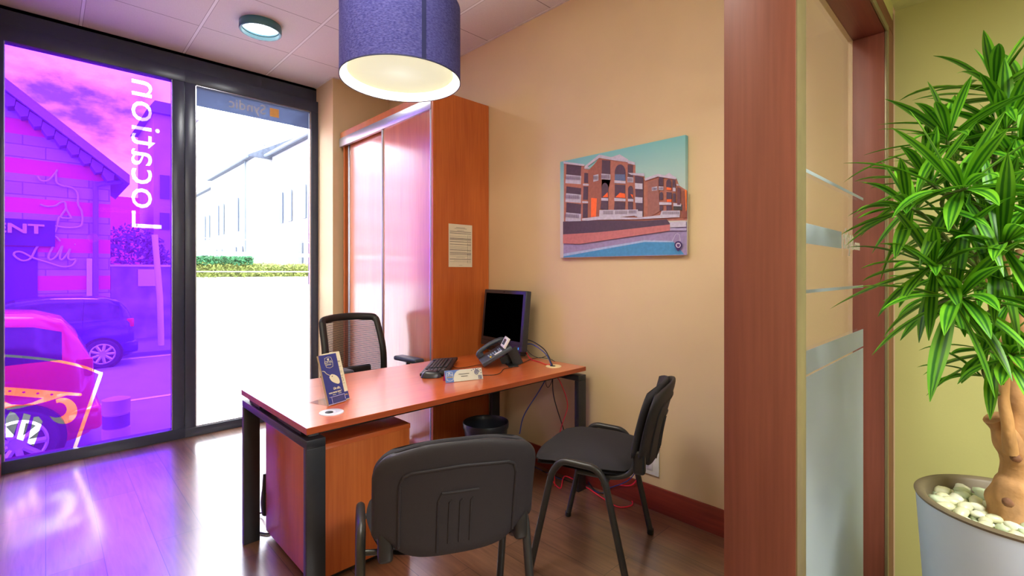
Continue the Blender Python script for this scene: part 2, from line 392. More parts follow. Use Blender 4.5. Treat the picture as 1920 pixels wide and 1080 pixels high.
for a, b in (((-.193, WY0+.01, ZB), (-.189, WY0+.03, ZT)), ((.697, WY0+.01, ZB), (.702, WY0+.03, ZT))): box(bm, a, b)
finish('glazing_gasket', bm, M['chrome'], win)
gm = glass_mat('window_glass', (.98, .99, 1), 1.0)
GY = WY0+.035
BX('glass_pane', (-.20, GY, ZB-.01), (.71, GY+.008, ZT+.01), gm, win)
BX('glass_pane', (.845, GY, .06), (1.77, GY+.008, ZT+.01), gm, win2)
# purple film with cut-outs
FY = GY-.0016
PT = (.39, .175, .88)
M['purple'] = film_mat('purple_window_film', PT, (.45, .06, .75), .10, .65)
film = finish('purple_film', box(NB(), (-.195, FY, ZB), (.705, FY+.0012, ZT)), M['purple'], win)
cut = NB()
bm, w = text_bm('Location', .235, .02, -.004, None, res=3, space=1.05)
zs0, zs1 = at(245, 426, y=FY).z, at(245, 147, y=FY).z
xb, xo = at(247, 300, y=FY).x, at(290, 300, y=FY).x
mx = max(v.co.x for v in bm.verts)
for v in bm.verts:
    px = xb+v.co.y/(.235*.73)*(at(307, 400, y=FY).x-xb)*1.0; pz = zs0+v.co.x/mx*(zs1-zs0)
    v.co = Vector((px, FY+v.co.z, pz))
merge(cut, bm)
def fy(a, b, t): 
    p = at(a, b, y=FY); return Vector((p.x, FY+t, p.z))
def cutpoly(pts): prism(cut, pts, fy, -.02, .02)
Z4 = lambda q: [(x/4.154, 640+y/4.154) for x, y in q]
def band(path, w):
    P = [Vector((*p, 0)) for p in path]; L_, R_ = [], []
    for i, p in enumerate(P):
        t = (P[min(i+1, len(P)-1)]-P[max(i-1, 0)]).normalized(); n = Vector((-t.y, t.x, 0))*w/2
        L_.append(((p+n).x, (p+n).y)); R_.append(((p-n).x, (p-n).y))
    return L_+R_[::-1]
arc = [(36, 112), (180, 122), (330, 137), (460, 155), (580, 180), (680, 208), (785, 250)]
cutpoly(Z4(band(arc, 20)))
cutpoly(Z4([(770, 244), (800, 240), (798, 262), (590, 852), (560, 852), (768, 262)]))
cutpoly(Z4([(36, 356), (200, 368), (440, 388), (632, 405), (638, 418), (628, 426), (520, 420), (360, 470), (240, 500), (150, 522), (60, 535), (36, 520), (36, 470), (90, 492), (180, 495), (250, 478), (335, 443), (120, 425), (36, 418)]))
# swirl: annular crescent
sw = []
for k in range(25):
    t = math.radians(-120+k*11.5); sw.append((490+112*math.cos(t), 542+102*math.sin(t)))
for k in range(25):
    t = math.radians(150-k*10.5); r = 40+44*(1-k/24); sw.append((450+r*math.cos(t)*1.2, 520+r*math.sin(t)))
cutpoly(Z4(sw))
for q in ([(45, 600), (80, 545), (120, 560), (150, 600), (100, 745), (45, 748)], [(185, 560), (240, 575), (180, 775), (130, 760)], [(262, 590), (300, 585), (332, 625), (262, 816), (214, 792)]): cutpoly(Z4(q))
bmesh.ops.recalc_face_normals(cut, faces=cut.faces)
cm = bpy.data.meshes.new('cut'); cut.to_mesh(cm); cut.free()
co = bpy.data.objects.new('cut', cm); COL.objects.link(co)
md = film.modifiers.new('b', 'BOOLEAN'); md.operation = 'DIFFERENCE'; md.object = co; md.solver = 'EXACT'; md.use_self = True
dg = bpy.context.evaluated_depsgraph_get(); dg.update()
nm = bpy.data.meshes.new_from_object(film.evaluated_get(dg)); film.modifiers.clear(); film.data = nm
bpy.data.objects.remove(co)
# dots left standing inside the red stripe cut-out
for k in range(4):
    p = at(*Z4([(76+k*109, 388+k*9)])[0], y=FY); bm = NB()
    prism(bm, [(p.x+.0085*math.cos(a*PI/8), p.z+.007*math.sin(a*PI/8)) for a in range(16)], lambda a, b, t: Vector((a, FY+t, b)), 0, .0012)
    finish('purple_film_dot', bm, M['purple'], win)
# window 2: dark band with reversed lettering, stripes, frosted lower half
M['bandfilm'] = film_mat('grey_band_film', (.25, .3, .42), (.20, .25, .38), .75, .35)
BX('grey_band_film', (.852, FY, 2.622), (1.75, FY+.001, ZT-.006), M['bandfilm'], win2)
M['frostwin'] = film_mat('frosted_window_vinyl', (.97, .98, 1), (.93, .95, .97), .72, .85)
for z0, z1 in ((1.434, 1.466), (1.296, 1.304), (1.568, 1.573), (.15, 1.182)):
    BX('frosted_film', (.852, FY, z0), (1.75, FY+.001, z1), M['frostwin'], win2)
bm, w = text_bm('Syndic', .115, .0006, .01)
k = (at(500, 210, y=FY).x-at(431, 195, y=FY).x)/w
for v in bm.verts: v.co = Vector((1.378-v.co.x*k, FY-.001+v.co.z, 2.668+v.co.y))
finish('band_lettering', bm, mat('grey_lettering', (176, 184, 200), .6), win2)
BX('orange_square', (1.412, FY-.001, 2.664), (1.487, FY, 2.738), mat('orange_vinyl', (226, 172, 96), .6), win2)

# ------------------------------------------------------------------ sliding-door cupboard
cab = thing('sliding_door_cupboard', 'tall cherry-wood cupboard with two sliding doors against the wall', 'cupboard', (1.877, 2.702, 0))
def L3(x, y, z): return (x-1.877, y-2.702, z)
bm = NB()
box(bm, L3(1.900, 2.702, 0), L3(2.376, 2.722, 2.535))
box(bm, L3(1.900, 4.09, 0), L3(2.376, 4.11, 2.535))
box(bm, L3(1.900, 2.722, 2.515), L3(2.376, 4.09, 2.535)); box(bm, L3(1.96, 2.722, .0), L3(2.376, 4.09, .06)); box(bm, L3(2.36, 2.722, .06), L3(2.376, 4.09, 2.515))
finish('carcass', bm, M['cherry'], cab)
BX('side_panel', L3(1.877, 2.702, 0), L3(1.899, 2.722, 2.535), M['cherry'], cab)
BX('top_fascia', L3(1.884, 2.722, 2.482), L3(1.899, 4.14, 2.535), M['cherry_door'], cab)
BX('top_rail', L3(1.872, 2.722, 2.405), L3(1.899, 4.14, 2.48), M['alu'], cab, .002)
BX('bottom_rail', L3(1.878, 2.722, .0), L3(1.958, 4.09, .03), M['alu'], cab)
def sdoor(y0, y1, x):
    d = BX('sliding_door', L3(x, y0, .03), L3(x+.016, y1, 2.42), M['cherry_door'], cab)
    for a, b in ((y0-.004, y0+.016), (y1-.016, y1+.004)):
        bm = NB(); box(bm, L3(x-.008, a, .03), L3(x+.018, b, 2.42), .003); box(bm, L3(x-.012, (a+b)/2-.003, .03), L3(x-.006, (a+b)/2+.003, 2.42))
        finish('aluminium_handle_strip', bm, M['alu'], d, True)
sdoor(2.73, 3.40, 1.888); sdoor(3.385, 4.05, 1.925)
# notice on its side
nt_ = thing('paper_notice', 'printed price list sheet taped to the side of the cupboard', 'notice', (2.006, 2.7015, 1.331))
BX('sheet', (0, -.0006, 0), (.21, 0, .301), M['paper'], nt_)
bm = NB(); random.seed(3)
for i, (zt, th, wd) in enumerate(((.277, .002, .08), (.270, .002, .11), (.256, .002, .06), (.247, .0035, .19), (.235, .0035, .19), (.214, .0015, .15), (.199, .004, .19), (.191, .004, .19), (.176, .0035, .19), (.157, .003, .19), (.142, .0012, .16), (.133, .0012, .16), (.124, .0012, .16), (.117, .003, .19), (.105, .0012, .15), (.097, .0035, .19), (.087, .0035, .19), (.076, .0012, .16), (.066, .0015, .08), (.053, .0035, .19), (.044, .001, .12), (.036, .001, .16), (.012, .0015, .03))):
    x0 = .01 if wd > .12 else .105-wd/2
    box(bm, (x0, -.0009, zt), (x0+wd, -.0006, zt+th))
for i in range(26):
    z = .03+.2*i/26; box(bm, (.165, -.0009, z), (.176, -.0006, z+.002)); box(bm, (.185, -.0009, z), (.196, -.0006, z+.002))
finish('printed_lines', bm, mat('grey_printing', (96, 92, 92), .8), nt_)

# ------------------------------------------------------------------ desk
DX0, DX1, DY0, DY1 = .673, 2.316, 1.755, 2.557
desk = thing('office_desk', 'cherry-topped office desk on dark steel portal legs', 'desk', (DX0, DY0, 0))
def D(x, y, z): return (x-DX0, y-DY0, z)
bm = NB(); box(bm, D(DX0, DY0, .7052), D(DX1, DY1, .73), .0008, 1)
top = finish('desk_top', bm, [M['cherry_x'], M['cherry_edge']], desk)
for p in top.data.polygons:
    if abs(p.normal.z) < .5: p.material_index = 1
for x0, x1, nme in ((DX0, DX0+.07, 'l'), (DX1-.07, DX1, 'r')):
    leg = BX('portal_crossbar', D(x0, DY0+.0, .652), D(x1, DY1-.012, .683), M['darkmetal'], desk, .002)
    BX('leg', D(x0, DY0, 0), D(x1, DY0+.031, .652), M['darkmetal'], desk, .002)
    BX('leg', D(x0, DY1-.043, 0), D(x1, DY1-.012, .652), M['darkmetal'], desk, .002)
for a, b in (((.70, 2.10, .683), (.735, 2.16, .705)), ((.70, 2.48, .683), (.735, 2.50, .705)), ((.70, 1.80, .683), (.735, 1.83, .705))): BX('spacer', D(*a), D(*b), M['chrome'], desk)
bm = NB()
for y in (1.86, 2.42): box(bm, D(DX0+.075, y, .665), D(DX1-.075, y+.045, .7045), .002)
box(bm, D(DX0+.012, 1.84, .684), D(DX0+.062, 2.09, .7045)); box(bm, D(DX0+.012, 2.32, .684), D(DX0+.062, 2.47, .7045)); box(bm, D(1.52, 1.765, .697), D(1.56, 1.80, .7045), .003)
finish('support_beams', bm, M['black'], desk, True)
bm = NB(); box(bm, D(.80, 2.10, .62), D(2.2, 2.105, .665)); box(bm, D(.80, 2.10, .62), D(2.2, 2.22, .625)); box(bm, D(.70, 2.11, .64), D(.78, 2.14, .684))
finish('cable_tray', bm, M['darkmetal'], desk)
for (x, y), m in (((.822, 1.886), mat('white_cable_port', (205, 205, 225), .25)), ((2.181, 1.893), mat('cream_cable_port', (224, 206, 160), .35))):
    bm = NB(); lathe(bm, [(.0001, .001), (.018, .001), (.02, .004), (.041, .005), (.046, .003), (.047, 0)], 40, D(x, y, .7301)); 
    g = finish('cable_port', bm, m, desk, True)
    bm = NB(); lathe(bm, [(.0001, .0062), (.015, .0062), (.016, .004)], 24, D(x-.012, y-.004, .7301)); finish('port_opening', bm, M['black'], g)
# drawer pedestal
ped = thing('drawer_pedestal', 'cherry drawer pedestal standing under the left end of the desk', 'drawer unit', (.775, 1.962, 0))
w_, d_ = .455, .585
BX('cabinet_body', (0, 0, .03), (w_, d_-.02, .56), M['cherry'], ped, .001)
BX('top_panel', (-.002, -.003, .5605), (w_+.003, d_, .582), M['cherry_x'], ped, .001)
BX('plinth', (.03, .03, .0), (w_-.03, d_-.04, .0295), M['black'], ped)
for i, (a, b) in enumerate(((.035, .20), (.203, .37), (.373, .555))):
    dr = BX('drawer', (.004, d_-.019, a), (w_-.004, d_-.001, b), M['cherry'], ped, .001)
    bm = NB(); tube(bm, fillet([(w_/2-.06, d_-.001, (a+b)/2), (w_/2-.06, d_+.02, (a+b)/2), (w_/2+.06, d_+.02, (a+b)/2), (w_/2+.06, d_-.001, (a+b)/2)], .01), .004, 8); finish('handle', bm, M['alu'], dr, True)

# ------------------------------------------------------------------ visitor chairs
def visitor_chair(label, loc, facing):
    t = thing('visitor_chair', label, 'chair', (*loc, 0), facing-PI/2, 'black visitor chairs in front of the desk')
    for s in (-1, 1):
        path = fillet([(s*.268, -.212, .012), (s*.265, -.112, .455), (s*.263, -.075, .497), (s*.263, .07, .506), (s*.265, .112, .455), (s*.268, .212, .012)], [0, .09, .03, .03, .09, 0], 8)
        P = [Vector(p) for p in path]
        # flattened tube, wide across
        b2 = NB(); tube(b2, P, .0145, 12, up=(1, 0, 0), r2=.0145)
        for v in b2.verts: pass
        fr = finish('side_frame', b2, M['chairframe'], t, True)
        for y in (-.212, .212):
            b3 = NB(); lathe(b3, [(.0001, 0), (.014, 0), (.0165, .004), (.016, .024), (.014, .026)], 14, (s*.268, y, 0)); finish('foot_cap', b3, M['black'], fr, True)
    for y in (-.11, .12):
        b2 = NB(); tube(b2, [(-.262, y, .44), (-.20, y, .432), (.20, y, .432), (.262, y, .44)], .009, 10); tube(b2, [(-.275, y, .44), (-.262, y, .44)], .011, 10); tube(b2, [(.262, y, .44), (.275, y, .44)], .011, 10)
        finish('crossbar', b2, M['chairframe'], t, True)
    # seat
    def seat(u, v, side, t0=.022, zoff=0, k=1.0, w=.238, dp=.225):
        a, b = u*2-1, v*2-1
        # rounded square by squircle mapping
        x = a*math.sqrt(1-.32*b*b)*w*k*1.03; y = b*math.sqrt(1-.30*a*a)*dp*k*1.03+.015
        e = max(abs(a), abs(b)); th = t0*(1-e**6)**.5 if e < 1 else 0
        z = .482+zoff-.02*max(0, b-.55)/.45*.9+.006*a*a-.012*max(0, -b-.3)
        return Vector((x, y, z+side*th+(.006 if side > 0 else 0)*(1-e*e)))
    b2 = NB(); puff(b2, 18, 18, lambda u, v, s_: seat(u, v, s_)); finish('seat', b2, M['fabric'], t, True, angle=80)
    b2 = NB(); puff(b2, 14, 14, lambda u, v, s_: seat(u, v, s_, .014, -.019, .975)); finish('seat_shell', b2, M['chairshell'], t, True, angle=80)
    # backrest
    def back(u, v, side, th0, off, k=1.0):
        a, b = math.sin((u*2-1)*PI/2*.92)/math.sin(PI/2*.92), 1-(1-v)**1.7
        hw = .238*k
        zb = .545-.06*(1-min(1, abs(a)/.86)**5); ztop = .832-.03*abs(a)**2.5
        # round top corners
        cr = 0
        if b > .70:
            q = (b-.70)/.30; cr = .075*(1-math.sqrt(max(0, 1-q**2.2)))
        if b < .05: cr = .006*((.05-b)/.05)**2
        x = a*(hw-cr)
        z = zb+(ztop-zb)*b
        zc = (z-.50)/.33
        y = -.222-.012*zc-.062*zc**1.6 if zc > 0 else -.222
        y -= .040*(1-a*a)-.012
        e = max(abs(a), abs(2*b-1)); th = th0*max(0, 1-e**8)**.5
        return Vector((x, y+off+side*th, z+side*th*.12))
    b2 = NB(); puff(b2, 30, 30, lambda u, v, s_: back(u, v, s_, .017, .004, .985)); finish('backrest_pad', b2, M['fabric'], t, True, angle=80)
    b2 = NB(); puff(b2, 30, 30, lambda u, v, s_: back(u, v, s_, .013, -.026)); sh = finish('backrest_shell', b2, M['chairshell'], t, True, angle=80)
    b2 = NB()
    def onshell(a, b): 
        p = back((math.asin(a*math.sin(PI/2*.92))/(PI/2*.92)+1)/2, 1-(1-b)**(1/1.7), -1, .013, -.026); p.y -= .0005; return p
    def ridge(pts, r):
        P = []
        for i in range(len(pts)-1):
            for k in range(8):
                q = k/8; P.append(onshell(pts[i][0]*(1-q)+pts[i+1][0]*q, pts[i][1]*(1-q)+pts[i+1][1]*q))
        P.append(onshell(*pts[-1])); tube(b2, P, r, 8)
    ridge([(-.70, .06), (-.70, .66), (-.66, .75), (-.58, .78), (0, .80), (.58, .78), (.66, .75), (.70, .66), (.70, .06)], .0045)
    ridge([(-.26, .05), (-.26, .50), (-.22, .57), (.22, .57)], .0035)
    for a in (-.13, 0, .13): ridge([(a, .12), (a, .48), (a+.03, .50)], .0025)
    finish('moulded_ridges', b2, M['chairshell'], sh, True)
    # brackets from under the seat up into the back
    for s in (-1, 1):
        b2 = NB(); tube(b2, catmull([(s*.20, .02, .446), (s*.20, -.08, .444), (s*.20, -.15, .450), (s*.20, -.20, .475), (s*.20, -.228, .53), (s*.20, -.245, .58)], 6), .011, 12, up=(1, 0, 0)); br = finish('back_bracket', b2, M['chairframe'], t, True)
        b2 = NB(); box(b2, (s*.20-.021, -.262, .478), (s*.20+.021, -.214, .575), .012, 3); finish('bracket_sleeve', b2, M['black'], br, True)
    return t
visitor_chair('black fabric visitor chair seen from behind, nearest the camera', (.972, 1.350), math.radians(64))
visitor_chair('black fabric visitor chair standing side-on by the wall socket', (1.820, 1.331), math.radians(111.4))

# ------------------------------------------------------------------ task chair behind the desk
tch = thing('office_swivel_chair', 'black mesh-backed swivel armchair behind the desk', 'chair', (1.56, 2.97, 0), math.radians(4))
def bk(u, v, side=0, th=0):
    a = u*2-1; hw = .248-.028*v
    x = a*hw; z = .50+v*.47-.012*a*a*(v > .5)
    y = .235-.03*(1-a*a)*-1-.05*math.sin(v*PI)*1+.05*v-.03*a*a
    return Vector((x, y+side*th, z))
per = [(0, v/12) for v in range(1, 12)]
ring = [(.0, .03), (.0, .3), (.0, .6), (.0, .93), (.012, .985), (.07, 1.012), (.35, 1.015), (.65, 1.015), (.93, 1.012), (.988, .985), (1, .93), (1, .6), (1, .3), (1, .03), (.93, -.01), (.65, -.02), (.35, -.02), (.07, -.01)]
bm = NB(); tube(bm, catmull([bk(u*.94+.03, v) for u, v in ring], 5, True), .026, 10, closed=True, up=(0, 1, 0), r2=.016); bf = finish('backrest_frame', bm, M['black'], tch, True)
def mesh_fabric():
    m, nt, b, o = base_mat('black_mesh_fabric'); L = nt.links.new
    b.inputs['Base Color'].default_value = (*lin((34, 40, 48)), 1); b.inputs['Roughness'].default_value = .5
    tc = nt.nodes.new('ShaderNodeTexCoord'); sp = nt.nodes.new('ShaderNodeSeparateXYZ'); L(tc.outputs['Object'], sp.inputs[0])
    pp = nt.nodes.new('ShaderNodeMath'); pp.operation = 'PINGPONG'; pp.inputs[1].default_value = .0042; L(sp.outputs['Z'], pp.inputs[0])
    lt = nt.nodes.new('ShaderNodeMath'); lt.operation = 'LESS_THAN'; lt.inputs[1].default_value = .00125; L(pp.outputs[0], lt.inputs[0])
    tr = nt.nodes.new('ShaderNodeBsdfTransparent'); mx = nt.nodes.new('ShaderNodeMixShader')
    L(lt.outputs[0], mx.inputs[0]); L(b.outputs[0], mx.inputs[1]); L(tr.outputs[0], mx.inputs[2]); L(mx.outputs[0], o.inputs['Surface']); return m
bm = NB(); G = [[bm.verts.new(bk(.05+.9*i/14, .01+.98*j/14)) for j in range(15)] for i in range(15)]
for i in range(14):
    for j in range(14): bm.faces.new((G[i][j], G[i+1][j], G[i+1][j+1], G[i][j+1]))
finish('mesh_back', bm, mesh_fabric(), tch, True)
bm = NB(); box(bm, (-.15, .225, .55), (.15, .262, .63), .014, 3); tube(bm, catmull([(0, .03, .43), (0, .20, .40), (0, .30, .45), (0, .285, .58)], 6), .03, 10, r2=.014); finish('lumbar_support', bm, M['black'], tch, True)
bm = NB()
def st_(u, v, s_):
    a, b = u*2-1, v*2-1; e = max(abs(a), abs(b)); th = .035*(1-e**6)**.5 if e < 1 else 0
    return Vector((a*math.sqrt(1-.3*b*b)*.25, b*math.sqrt(1-.3*a*a)*.24-.03, .47+s_*th-.015*max(0, -b-.5)))
puff(bm, 14, 14, st_); finish('seat', bm, M['fabric'], tch, True, angle=80)
for s in (-1, 1):
    bm = NB(); tube(bm, fillet([(s*.17, -.03, .43), (s*.268, -.03, .43), (s*.268, -.05, .66)], .05), .018, 10, r2=.012); ar = finish('arm_support', bm, M['black'], tch, True)
    bm = NB(); box(bm, (s*.265-.042, -.19, .668), (s*.265+.042, .07, .700), .014, 3); finish('arm_pad', bm, M['bluegrey'], ar, True)
bm = NB(); tube(bm, [(0, 0, .09), (0, 0, .42)], .025, 14); finish('gas_lift', bm, M['chrome'], tch, True)
for k in range(5):
    a = k*2*PI/5+.3; e = Vector((math.cos(a)*.29, math.sin(a)*.29, .075))
    bm = NB(); tube(bm, [(0, 0, .10), e*.5+Vector((0, 0, .055)), e], [.03, .024, .016], 10); lg = finish('base_leg', bm, M['black'], tch, True)
    bm = NB(); n = Vector((-math.sin(a), math.cos(a), 0)); c0 = Vector((e.x, e.y, .028))
    tube(bm, [c0-n*.025, c0-n*.006], .028, 14); tube(bm, [c0+n*.006, c0+n*.025], .028, 14); tube(bm, [c0, c0+Vector((0, 0, .04))], .007, 8); finish('castor', bm, M['black'], lg, True)

# ------------------------------------------------------------------ all-in-one computer
mw, mh = .476, .395
mon = thing('desktop_monitor', 'black all-in-one computer monitor with a blank black screen on the desk', 'computer', (2.219, 2.407, .73), math.radians(83.4))
# local: +x along the screen (away), -y... faces +y
tl = math.radians(5.5)
def mt(x, y, z): return Vector((x, y*math.cos(tl)-z*math.sin(tl), y*math.sin(tl)+z*math.cos(tl)+.049))
MT = Matrix.Translation((0, 0, .049)) @ Matrix.Rotation(tl, 4, 'X')
BX_ = lambda nme, a, b, m, par, bev=0: finish(nme, box(NB(), a, b, bev, 3, 0, MT), m, par, bev > 0)
hs = BX_('housing', (-mw/2, -.045, 0), (mw/2, 0, mh), M['bezel'], mon, .006)
BX_('screen', (-mw/2+.028, -.001, .062), (mw/2-.028, .0012, mh-.025), M['screen'], hs)
BX_('speaker_slot', (-mw/2+.01, -.001, .036), (mw/2-.01, .0012, .040), M['black'], hs)
BX_('webcam', (-.004, -.001, mh-.016), (.004, .0015, mh-.010), M['black_gloss'], hs)
BX_('power_button', (-mw/2+.035, -.001, .012), (-mw/2+.042, .002, .026), mat('blue_indicator', (60, 160, 220), .3, emit=(60, 160, 220), estr=.6), hs)
BX_('lower_bar', (-mw/2+.03, -.06, -.03), (mw/2-.03, -.012, .02), M['black'], mon, .004)
bm = NB(); box(bm, (-.09, -.17, .0005), (.09, .03, .012), .004); box(bm, (-.04, -.11, .01), (.04, -.06, .30), .006); finish('stand', bm, M['black_gloss'], mon, True)

# ------------------------------------------------------------------ desk telephone
ph = thing('desk_telephone', 'dark grey corded desk telephone with tilted display in front of the monitor', 'telephone', (*(at(904, 682, z=.74)+Vector((.838, -.546, 0))*.092).to_2d(), .73), math.radians(-123.1))
# local: x to the right of the user, y away from the user (uphill)
tp = math.radians(30); MP = Matrix.Translation((0, -.10, .018)) @ Matrix.Rotation(tp, 4, 'X')
def PB(nme, a, b, m, par, bev=0): return finish(nme, box(NB(), a, b, bev, 3, 0, MP), m, par, bev > 0)
pb = PB('base', (-.10, 0, -.014), (.10, .20, .012), M['bluegrey'], ph, .007)
bm = NB(); random.seed(1)
for r in range(4):
    for c in range(3): box(bm, (-.0+c*.020, .055+r*.015, .012), (.0+c*.020+.014, .065+r*.015, .016), .0015, 1, 0, MP)
for r in range(2):
    for c in range(7): box(bm, (-.02+c*.014, .125+r*.012, .012), (-.02+c*.014+.009, .131+r*.012, .015), .001, 1, 0, MP)
finish('keypad', bm, mat('pale_keys', (120, 140, 165), .4), ph, True)
PB('yellow_key', (.066, .06, .012), (.086, .07, .0165), M['yellowprint'], ph, .001)
PB('label_strip', (.06, .09, .012), (.09, .14, .0135), M['white'], ph)
MD = MP @ Matrix.Translation((.03, .165, .012)) @ Matrix.Rotation(math.radians(32), 4, 'X')
dsp = finish('display_unit', box(NB(), (-.055, -.004, 0), (.06, .062, .014), .003, 2, 0, MD), M['white'], ph, True)
finish('display', box(NB(), (-.03, .012, .0141), (.034, .048, .0148), 0, 2, 0, MD), mat('lcd_grey', (60, 76, 96), .2), dsp)
bm = NB(); tube(bm, [MP @ Vector(p) for p in catmull([(-.075, .008, .032), (-.075, .03, .045), (-.075, .10, .052), (-.075, .17, .045), (-.075, .195, .032)], 6)], .014, 12, up=(1, 0, 0), r2=.020)
for y in (.02, .18): tube(bm, [MP @ Vector((-.075, y, .040)), MP @ Vector((-.075, y, .016))], .023, 14)
finish('handset', bm, M['bluegrey'], ph, True)
bm = NB(); tube(bm, [(.02, .085, .10), (.02, .13, .0)], .03, 4, up=(1, 0, 0), r2=.006); box(bm, (-.07, .055, .0), (.09, .115, .006), .002); tube(bm, [(-.02, .07, .06), (-.02, .10, .003)], .06, 4, up=(1, 0, 0), r2=.005)
finish('foot_stand', bm, M['black'], ph, True)
bm = NB(); pts = []
cx = [(-.09, .0, .03), (-.13, -.0, .012), (-.17, .03, .012), (-.15, .06, .012), (-.10, .05, .018)]
cc = catmull(cx, 24)
for i, p in enumerate(cc): 
    a = i*1.5; pts.append(p+Vector((0, math.cos(a)*.006, math.sin(a)*.006+.003)))
tube(bm, pts, .0022, 6); finish('coiled_cord', bm, M['black'], ph, True)

# ------------------------------------------------------------------ keyboard
k0, k1, k3 = at(787, 700, z=.748), at(819, 671, z=.748), at(838.5, 698.5, z=.748)
ax = (at(815.8, 669, z=.748)-k0); kl = .445; ax.normalize(); ang = math.atan2(ax.y, ax.x)
kb = thing('computer_keyboard', 'black full-size computer keyboard lying diagonally on the desk', 'keyboard', (k0.x, k0.y, .73), ang)
# local x along the long side (away from camera), -y towards monitor side
MK = Matrix.Rotation(math.radians(-4), 4, 'X')
kbody = finish('case', box(NB(), (0, -.155, .001), (kl, 0, .018), .004, 2, 0, Matrix.Translation((0, 0, .0)) @ MK), M['black'], kb, True)
km = bpy.data.meshes.new('key'); t = box(NB(), (0, -.0155, 0), (.0155, 0, .006), .0015, 1); t.to_mesh(km); t.free(); km.materials.append(mat('dark_keycap', (40, 44, 52), .35))
def key(x, y, sx=1.0):
    o = bpy.data.objects.new('key', km); COL.objects.link(o); o.parent = kbody
    p = MK @ Vector((x, y, .018)); o.location = p; o.rotation_euler = (math.radians(-4), 0, 0); o.scale = (sx, 1, 1)
kp = .0188
for r in range(5):
    y = -.140+.021*1 + (4-r)*kp*0
yrow = [-.012-kp*1.25*0-i*kp-(0 if i < 4 else 0) for i in range(5)]
# rows listed from the user's side (y near 0) to the monitor side; user's left is +x here
for r in range(5):
    y = -.014-r*kp
    if r == 0:
        for x, s in ((.012, 1.2), (.016+kp*1.5, 1.1), (.016+kp*2.7, 1.1), (.016+kp*3.9, 1.1)): key(x+.115, y, s)
        key(.115+.016+kp*5.2, y, 6.4); key(.115+.016+kp*12.2, y, 1.3)
        for x in (0, 1, 2): key(.075+.0+x*kp*-1+.02, y) if x < 1 else None
        key(.012, y); key(.012+kp, y, 2.2)
    else:
        for c in range(14): key(.118+c*kp+.004*(r % 2), y)
        for c in range(4): key(.012+c*kp, y)
for c in range(12): key(.118+c*kp*1.18, -.014-5*kp-.008)
for c in range(3): key(.012+c*kp, -.014-5*kp-.008)

# ------------------------------------------------------------------ mouse
ms = thing('computer_mouse', 'dark computer mouse lying beside the keyboard', 'mouse', (1.482, 2.150, .73), math.radians(-36))
bm = NB()
def mf(u, v, s_):
    a, b = u*2-1, v*2-1; x = b*math.sqrt(1-.42*a*a)*.056; y = a*math.sqrt(1-.42*b*b)*.031
    e = min(1, math.hypot(a*.9, b*.9)); z = (.034*(1-max(abs(a), abs(b))**3)**.6*(1-.18*b) if s_ > 0 else -.0)
    return Vector((x, y, .002+z))
puff(bm, 14, 18, mf); finish('mouse_body', bm, M['bezel'], ms, True, angle=80)
bm = NB(); tube(bm, [(.03, -.004, .032), (.03, .004, .032)], .007, 14); finish('scroll_wheel', bm, M['black'], ms, True)

# ------------------------------------------------------------------ name plate (acrylic tent card)
a_, b_ = at(836, 718.5, z=.73), at(906, 711, z=.73)
v_ = b_-a_; ln = v_.length
npl = thing('name_plate', 'tent-shaped acrylic name plate with blue and white card at the desk front', 'sign', (a_.x, a_.y, .73), math.atan2(v_.y, v_.x))
hh = .062; lean = math.radians(24)
MN = Matrix.Rotation(-lean, 4, 'X')
finish('card', box(NB(), (0, 0, .002), (ln, .0015, hh), 0, 2, 0, MN), M['paper'], npl)
q = finish('back_card', box(NB(), (.002, 0, .002), (ln, .0015, hh), 0, 2, 0, Matrix.Translation((0, 2*hh*math.sin(lean), 0)) @ Matrix.Rotation(lean, 4, 'X')), M['pink'], npl)
finish('clear_cover', box(NB(), (-.002, -.0022, .0), (ln+.002, -.0012, hh+.003), 0, 2, 0, MN), M['acrylic'], npl)
def onplate(pl, M_=MN): return M_ @ pl
bm = NB()
arcp = [(0, 0), (.045, 0), (.046, .02), (.052, .04), (.068, .056), (.09, hh), (0, hh)]
prism(bm, [(x*ln/.21, z) for x, z in arcp], lambda a, b, t: MN @ Vector((a, t, b+.001)), -.0006, 0); finish('blue_panel', bm, M['bluelight'], npl)
kx = ln/.21
bm = NB(); tube(bm, [MN @ Vector((x*kx, -.001, z)) for x, z in ((.008, .012), (.006, .03), (.01, .052), (.026, .055), (.042, .052), (.044, .03), (.042, .012), (.026, .008))], .0011, 6, closed=True)
t, w = text_bm('CITYA', .016, .0004, .01, lambda p: MN @ Vector((.0085*kx+p.x*.75, -.0008-p.z, .034+p.y))); merge(bm, t)
box(bm, (.02*kx, -.0012, .047), (.03*kx, -.0006, .051), 0, 2, 0, MN)
finish('emblem', bm, M['white'], npl)
t, w = text_bm('IMMOBILIER', .0085, .0004, .01, lambda p: MN @ Vector((.009*kx+p.x*.72, -.0008-p.z, .0245+p.y))); 
finish('emblem_banner', t, M['yellowprint'], npl)
bm = NB()
for k in range(2): box(bm, ((.075+.012*k)*kx, -.0012, .037-.012*k), ((.135-.01*k)*kx, -.0006, .0395-.012*k), 0, 2, 0, MN)
finish('name_lines', bm, M['ink'], npl)
bm = NB()
sp = [(math.cos(k*.42)*(.0145-.00045*k), math.sin(k*.42)*(.0145-.00045*k)) for k in range(30)]
tube(bm, [MN @ Vector((.178*kx+x, -.001, .040+z)) for x, z in sp], .0019, 6)
for k in range(3): box(bm, ((.185+.007*k)*kx, -.0012, .004), ((.189+.007*k)*kx, -.0006, .024), 0, 2, 0, MN)
for x, z in ((.15, .052), (.162, .057), (.175, .058), (.188, .057), (.2, .05), (.203, .035)): box(bm, (x*kx-.002, -.0012, z-.002), (x*kx+.003, -.0006, z+.002), 0, 2, 0, MN)
